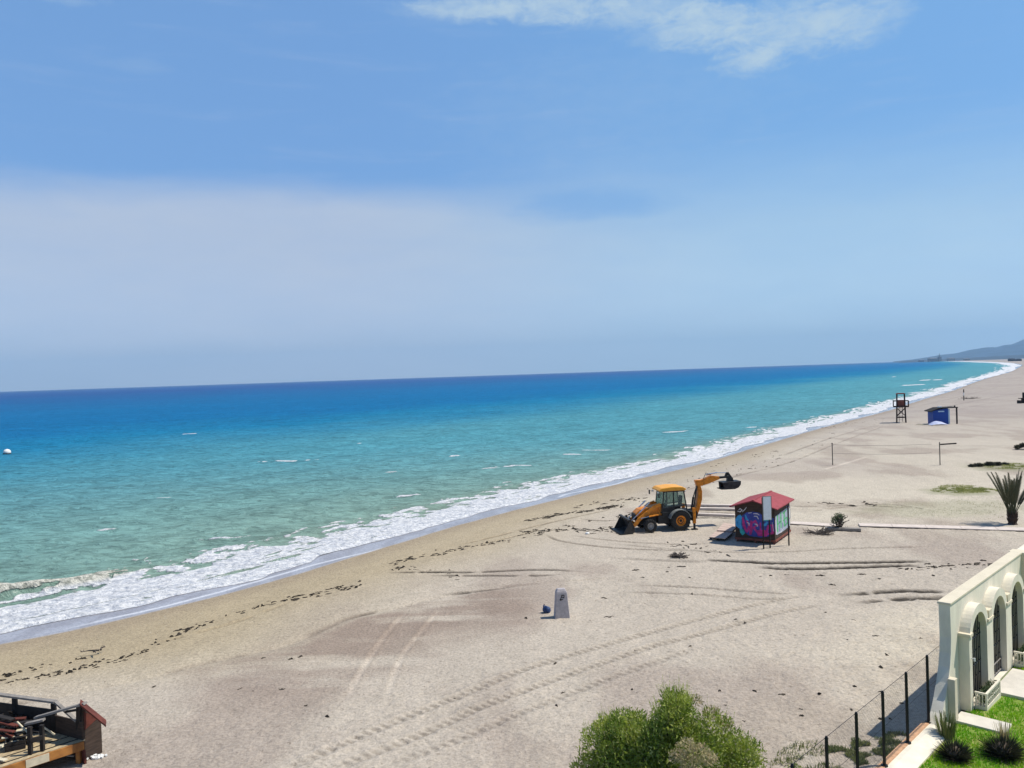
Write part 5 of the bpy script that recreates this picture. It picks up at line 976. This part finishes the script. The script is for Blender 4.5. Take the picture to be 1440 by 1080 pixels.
# ------------------------------------------------------------------ ruined timber bar at lower left
def A3(px, py, z): return at(px, py, z)
rb = thing('ruined_bar', (-14, 24, 0), 0, 'broken down dark timber beach bar with raised deck at lower left', 'beach bar'); O_ = Vector((-14, 24, 0))
def rl(v): return Vector(v)-O_
dz = 0.66
Af = A3(117, 1041, dz); Bf = A3(0, 1079, dz); fd = (Bf-Af).normalized(); Bf = Af+fd*6.5
Ck = A3(80, 1019, dz); Cr = Ck if False else A3(104, 1028, dz)
back0 = A3(78, 1018, dz); bdir = (A3(0, 976, 1.62)-A3(78, 986, 1.62)).normalized()
back0 = A3(78, 986, 1.62); back0.z = 0; bk1 = back0+bdir*6.5
mb = MB(); pl = [Af, Bf, Vector((bk1.x, bk1.y, dz)), Vector((back0.x, back0.y, dz)), Vector((Af.x+0.05, Af.y+0.9, dz))]
mb.prism([(v.x, v.y) for v in pl], lambda p: rl((p[0], p[1], dz-0.05)), lambda p: rl((p[0], p[1], dz))); mb.build('deck', 'plank', rb)
mb = MB()
nn_ = Vector((-fd.y, fd.x, 0)); nn_ = nn_ if nn_.y > 0 else -nn_
for k in (1, 2):
    a = Af+fd*0.03+nn_*(0.2 if k == 1 else 0.62); mb.beam(rl((a.x, a.y, dz+0.006)), rl((a+fd*6.2)+Vector((0, 0, 0.006))), 0.035, 0.02)
mb.build('board_gap', 'black_timber', rb)
mb = MB(); off = -nn_*0.04
mb.hexa([rl(Af+off+Vector((0, 0, -0.26))), rl(Bf+off+Vector((0, 0, -0.26))), rl(Bf+off*2.2+Vector((0, 0, -0.26))), rl(Af+off*2.2+Vector((0, 0, -0.26)))], [rl(Af+off+Vector((0, 0, 0.0))), rl(Bf+off), rl(Bf+off*2.2), rl(Af+off*2.2)]); mb.build('fascia_beam', 'orange_timber', rb, 0.008)
mb = MB(); a = Af+fd*0.95+off*2.3; b2 = Af+fd*1.55+off*2.3; mb.hexa([rl(a+Vector((0, 0, -0.24))), rl(b2+Vector((0, 0, -0.24))), rl(b2+off*.2+Vector((0, 0, -0.24))), rl(a+off*.2+Vector((0, 0, -0.24)))], [rl(a), rl(b2), rl(b2+off*.2), rl(a+off*.2)]); mb.build('fascia_patch', 'pale_timber', rb)
for s in (0.12, 1.9, 3.7): mb = MB(); a = Af+fd*s+nn_*0.06; mb.beam(rl((a.x, a.y, -0.1)), rl((a.x, a.y, dz-0.05)), 0.12, 0.12, (1, 0, 0)); mb.build('deck_post', 'orange_timber', rb)
mb = MB(); mb.beam(rl((Af.x, Af.y, -0.05)), rl((Af.x-.03, Af.y+.01, dz-0.27)), 0.30, 0.06, fd); mb.build('corner_panel', 'red_timber', rb)
# back wall with rail
def wallq(a, b_, z0, z1, th_, m_, nm, nrm=None):
    mb = MB(); a, b_ = Vector(a), Vector(b_); n_ = Vector((-(b_-a).y, (b_-a).x, 0)).normalized()*th_
    q = [a, b_, b_+n_, a+n_]; mb.hexa([rl((v.x, v.y, z0)) for v in q], [rl((v.x, v.y, z1)) for v in q]); return mb.build(nm, m_, rb)
wallq(back0, bk1, 0.0, 1.36, 0.06, 'black_timber', 'back_wall')
mb = MB(); mb.beam(rl((back0.x, back0.y, 1.60)), rl((bk1.x, bk1.y, 1.60)), 0.16, 0.06); mb.build('top_rail', 'grey_plank', rb)
for s in (0.06, 1.65, 3.3): mb = MB(); a = back0+bdir*s; mb.beam(rl((a.x, a.y-.03, 0)), rl((a.x, a.y-.03, 1.57)), 0.12, 0.12, (1, 0, 0)); mb.build('rail_post', 'black_timber', rb)
# right cabinet: side wall and end panel under a leaning roof plank
E0 = A3(118, 1071, 0); E1 = A3(144, 1058, 0); S1 = Vector((back0.x, back0.y, 0))
wallq(Vector((Af.x, Af.y+0.05, 0)), S1, 0.0, 1.20, 0.05, 'dark_wood', 'side_wall')
ez = 1.18
mb = MB(); pth = (E1-E0); nn2 = Vector((-pth.y, pth.x, 0)).normalized()*0.05
gp2 = [(0, 0), (1, 0), (1, ez-0.06), (0.02, ez+0.55)]
mb.prism(gp2, lambda p: rl(E0+pth*p[0]+Vector((0, 0, p[1]))), lambda p: rl(E0+pth*p[0]+nn2+Vector((0, 0, p[1])))); mb.build('end_panel', 'dark_wood', rb)
mb = MB(); gp3 = [(0.08, ez-0.25), (0.75, ez-0.08), (0.45, ez+0.12), (0.08, ez+0.32)]; mb.prism(gp3, lambda p: rl(E0+pth*p[0]-nn2*.1+Vector((0, 0, p[1]))), lambda p: rl(E0+pth*p[0]-nn2*0.4+Vector((0, 0, p[1])))); mb.build('red_patch', 'red_timber', rb)
bkv = Vector((-0.35, 0.75, 0))
Pk = A3(112, 993, 1.78); Pd = A3(149, 1023, 1.12)
mb = MB(); mb.hexa([rl(Pk), rl(Pd), rl(Pd+bkv*.5), rl(Pk+bkv*.5)], [rl(Pk+Vector((0, 0, 0.07))), rl(Pd+Vector((0, 0, 0.07))), rl(Pd+bkv*.5+Vector((0, 0, 0.07))), rl(Pk+bkv*.5+Vector((0, 0, 0.07)))]); mb.build('roof_board', 'red_timber', rb, 0.01)
mb = MB(); mb.beam(rl(A3(111, 1036, dz)), rl(A3(111, 992, 1.72)), 0.12, 0.12, (1, 0, 0)); mb.build('corner_post', 'black_timber', rb)
for (a, az_, b_, bz_, w_, h_, m_, nm) in (((50, 1009), 1.3, (120, 989), 1.80, 0.16, 0.06, 'grey_plank', 'slanting_plank'), ((36, 1018), 1.25, (62, 1012), 1.35, 0.16, 0.06, 'grey_plank', 'slanting_plank'), ((78, 987), 1.6, (108, 1014), 1.2, 0.10, 0.06, 'grey_plank', 'slanting_plank'), ((60, 1022), 1.1, (77, 1033), 0.8, 0.05, 0.04, 'pale_timber', 'lath'), ((24, 1015), 1.3, (40, 1031), 1.0, 0.04, 0.04, 'pale_timber', 'lath'),
                                        ((92, 1001), 1.5, (110, 998), 1.6, 0.1, 0.05, 'black_timber', 'slanting_plank'), ((90, 1062), 0.3, (104, 1063), 0.25, 0.06, 0.03, 'grey_plank', 'lath')):
    mb = MB(); mb.beam(rl(A3(*a, az_)), rl(A3(*b_, bz_)), w_, h_); mb.build(nm, m_, rb)
for (px, pb, ptp) in ((43, 1061, 1023), (60, 1056, 1020)):
    mb = MB(); a = A3(px, pb, dz); a_t = Vector((a.x, a.y, dz+(pb-ptp)/47.0)); mb.beam(rl(a), rl(a_t), 0.10, 0.10, (1, 0, 0)); mb.build('rail_post', 'black_timber', rb)
mb = MB(); mb.beam(rl(A3(43, 1041, dz+0.42)), rl(A3(60, 1037, dz+0.42)), 0.06, 0.12); mb.build('cross_rail', 'black_timber', rb)
# loose timber piled on the deck: each length is a thing
rnd = random.Random(11)
kinds = [('pale_timber', 'pale yellow'), ('red_timber', 'dark red'), ('black_timber', 'blackened'), ('red_timber', 'rusty red'), ('orange_timber', 'orange brown')]
pile = [((10, 1000+34), (34, 1026), 0.85, 2.0, 'red_timber'), ((0, 1015), (24, 1021), 1.15, 0, 'red_timber'), ((8, 1012), (36, 1010), 1.2, 0, 'red_timber'), ((-4, 1026), (20, 1029), 1.05, 0, 'red_timber'), ((2, 1033), (18, 1036), .95, 0, 'red_timber'), ((16, 1044), (44, 1033), 0.80, 0, 'pale_timber'), ((22, 1028), (42, 1025), 1.0, 0, 'pale_timber'), ((44, 1034), (60, 1031), 0.85, 0, 'pale_timber'), ((2, 1038), (22, 1035), 0.92, 0, 'pale_timber'),
        ((8, 1046), (34, 1043), 0.78, 0, 'black_timber'), ((-6, 1006), (18, 1012), 1.25, 0, 'black_timber'), ((14, 1018), (44, 1014), 1.15, 0, 'black_timber'), ((-10, 1052), (6, 1048), 0.8, 0, 'pale_timber'), ((-8, 1066), (8, 1069), 0.7, 0, 'pale_timber'), ((28, 1024), (56, 1030), 0.95, 0, 'black_timber'), ((-8, 1042), (14, 1038), .85, 0, 'orange_timber')]
where = ['lowest of the rubble on the deck near its front', 'topmost in the rubble at the left edge', 'lying across the top of the rubble', 'slanting in the rubble at the left edge', 'short one low in the rubble', 'longest one on the front of the rubble', 'behind the left rail post', 'between the two rail posts', 'at the left middle of the rubble', 'under the pale planks at the front', 'against the back wall at the left edge', 'leaning behind the pale planks', 'at the left edge of the deck', 'small one on the deck front at the left edge', 'slanting behind the two rail posts', 'poking out at the left edge of the rubble']
cn = {'pale_timber': 'pale yellow', 'red_timber': 'rusty red', 'black_timber': 'blackened', 'orange_timber': 'orange brown'}
for k, (a, b_, z, _, m_) in enumerate(pile):
    a3, b3 = A3(*a, z), A3(*b_, z+rnd.uniform(-.05, .08)); cen = (a3+b3)/2
    o = thing('broken_plank', cen, 0, cn[m_]+' broken plank '+where[k], 'plank', 'broken planks piled on the deck'); mb = MB(); mb.beam(a3-cen, b3-cen, rnd.uniform(0.10, 0.20), rnd.uniform(0.03, 0.06)); mb.build('board', m_, o, 0.004)
p = A3(22, 1052, dz); o = thing('wooden_crate', (p.x, p.y, dz), 0.5, 'dark crate supporting rubble on the front of the deck', 'crate'); mb = MB(); mb.box(-0.26, 0.26, -0.2, 0.2, 0.0, 0.05)
for z in (0.06, 0.17): mb.box(-0.26, 0.26, -0.2, -0.18, z, z+0.09); mb.box(-0.26, 0.26, 0.18, 0.2, z, z+0.09); mb.box(-0.26, -0.24, -0.18, 0.18, z, z+0.09); mb.box(0.24, 0.26, -0.18, 0.18, z, z+0.09)
mb.build('slats', 'black_timber', o)
# dark rubble base so the pile has body
mb = MB(); 
for k in range(70):
    a = A3(rnd.uniform(-15, 42), rnd.uniform(1022, 1050), dz); z = dz+rnd.uniform(0.03, 0.42); d_ = Vector((rnd.uniform(-1, 1), rnd.uniform(-1, 1), rnd.uniform(-.25, .25))).normalized()*rnd.uniform(.2, .45); mb.beam(rl(a)+Vector((0, 0, z-dz)), rl(a)+Vector((0, 0, z-dz))+d_, rnd.uniform(.04, .12), .03)
mb.build('splintered_boards', 'black_timber', rb)
o = thing('broken_tiles', A3(131, 1066, 0), 0, 'small white rubble bits at the foot of the ruined bar', 'rubble'); mb = MB()
for k in range(26): x, y = rnd.uniform(-.28, .28), rnd.uniform(-.1, .12); mb.box(-.04, .04, -.03, .03, 0, .03+rnd.random()*.03, Matrix.Rotation(rnd.random()*3, 3, 'Z') @ Matrix.Rotation(rnd.uniform(-.6, .6), 3, 'X'), (x+0.1, y, 0.01))
mb.build('pieces', 'white', o)

# ------------------------------------------------------------------ haze
hz = MB(); hz.box(-15500, 15500, -300, 15500, -6, 560); ho = hz.build('haze', 'white'); ho.data.materials.clear()
mz = bpy.data.materials.new('haze'); mz.use_nodes = True; t = NT(mz.node_tree); v = t.n('ShaderNodeVolumePrincipled'); v.inputs['Color'].default_value = (0.44, 0.71, 1.0, 1); v.inputs['Density'].default_value = 0.00007; v.inputs['Anisotropy'].default_value = 0.0
t.l(v.outputs[0], t.n('ShaderNodeOutputMaterial').inputs['Volume']); ho.data.materials.append(mz); tag(ho, 'pale blue sea haze in the air', 'haze', kind='stuff')
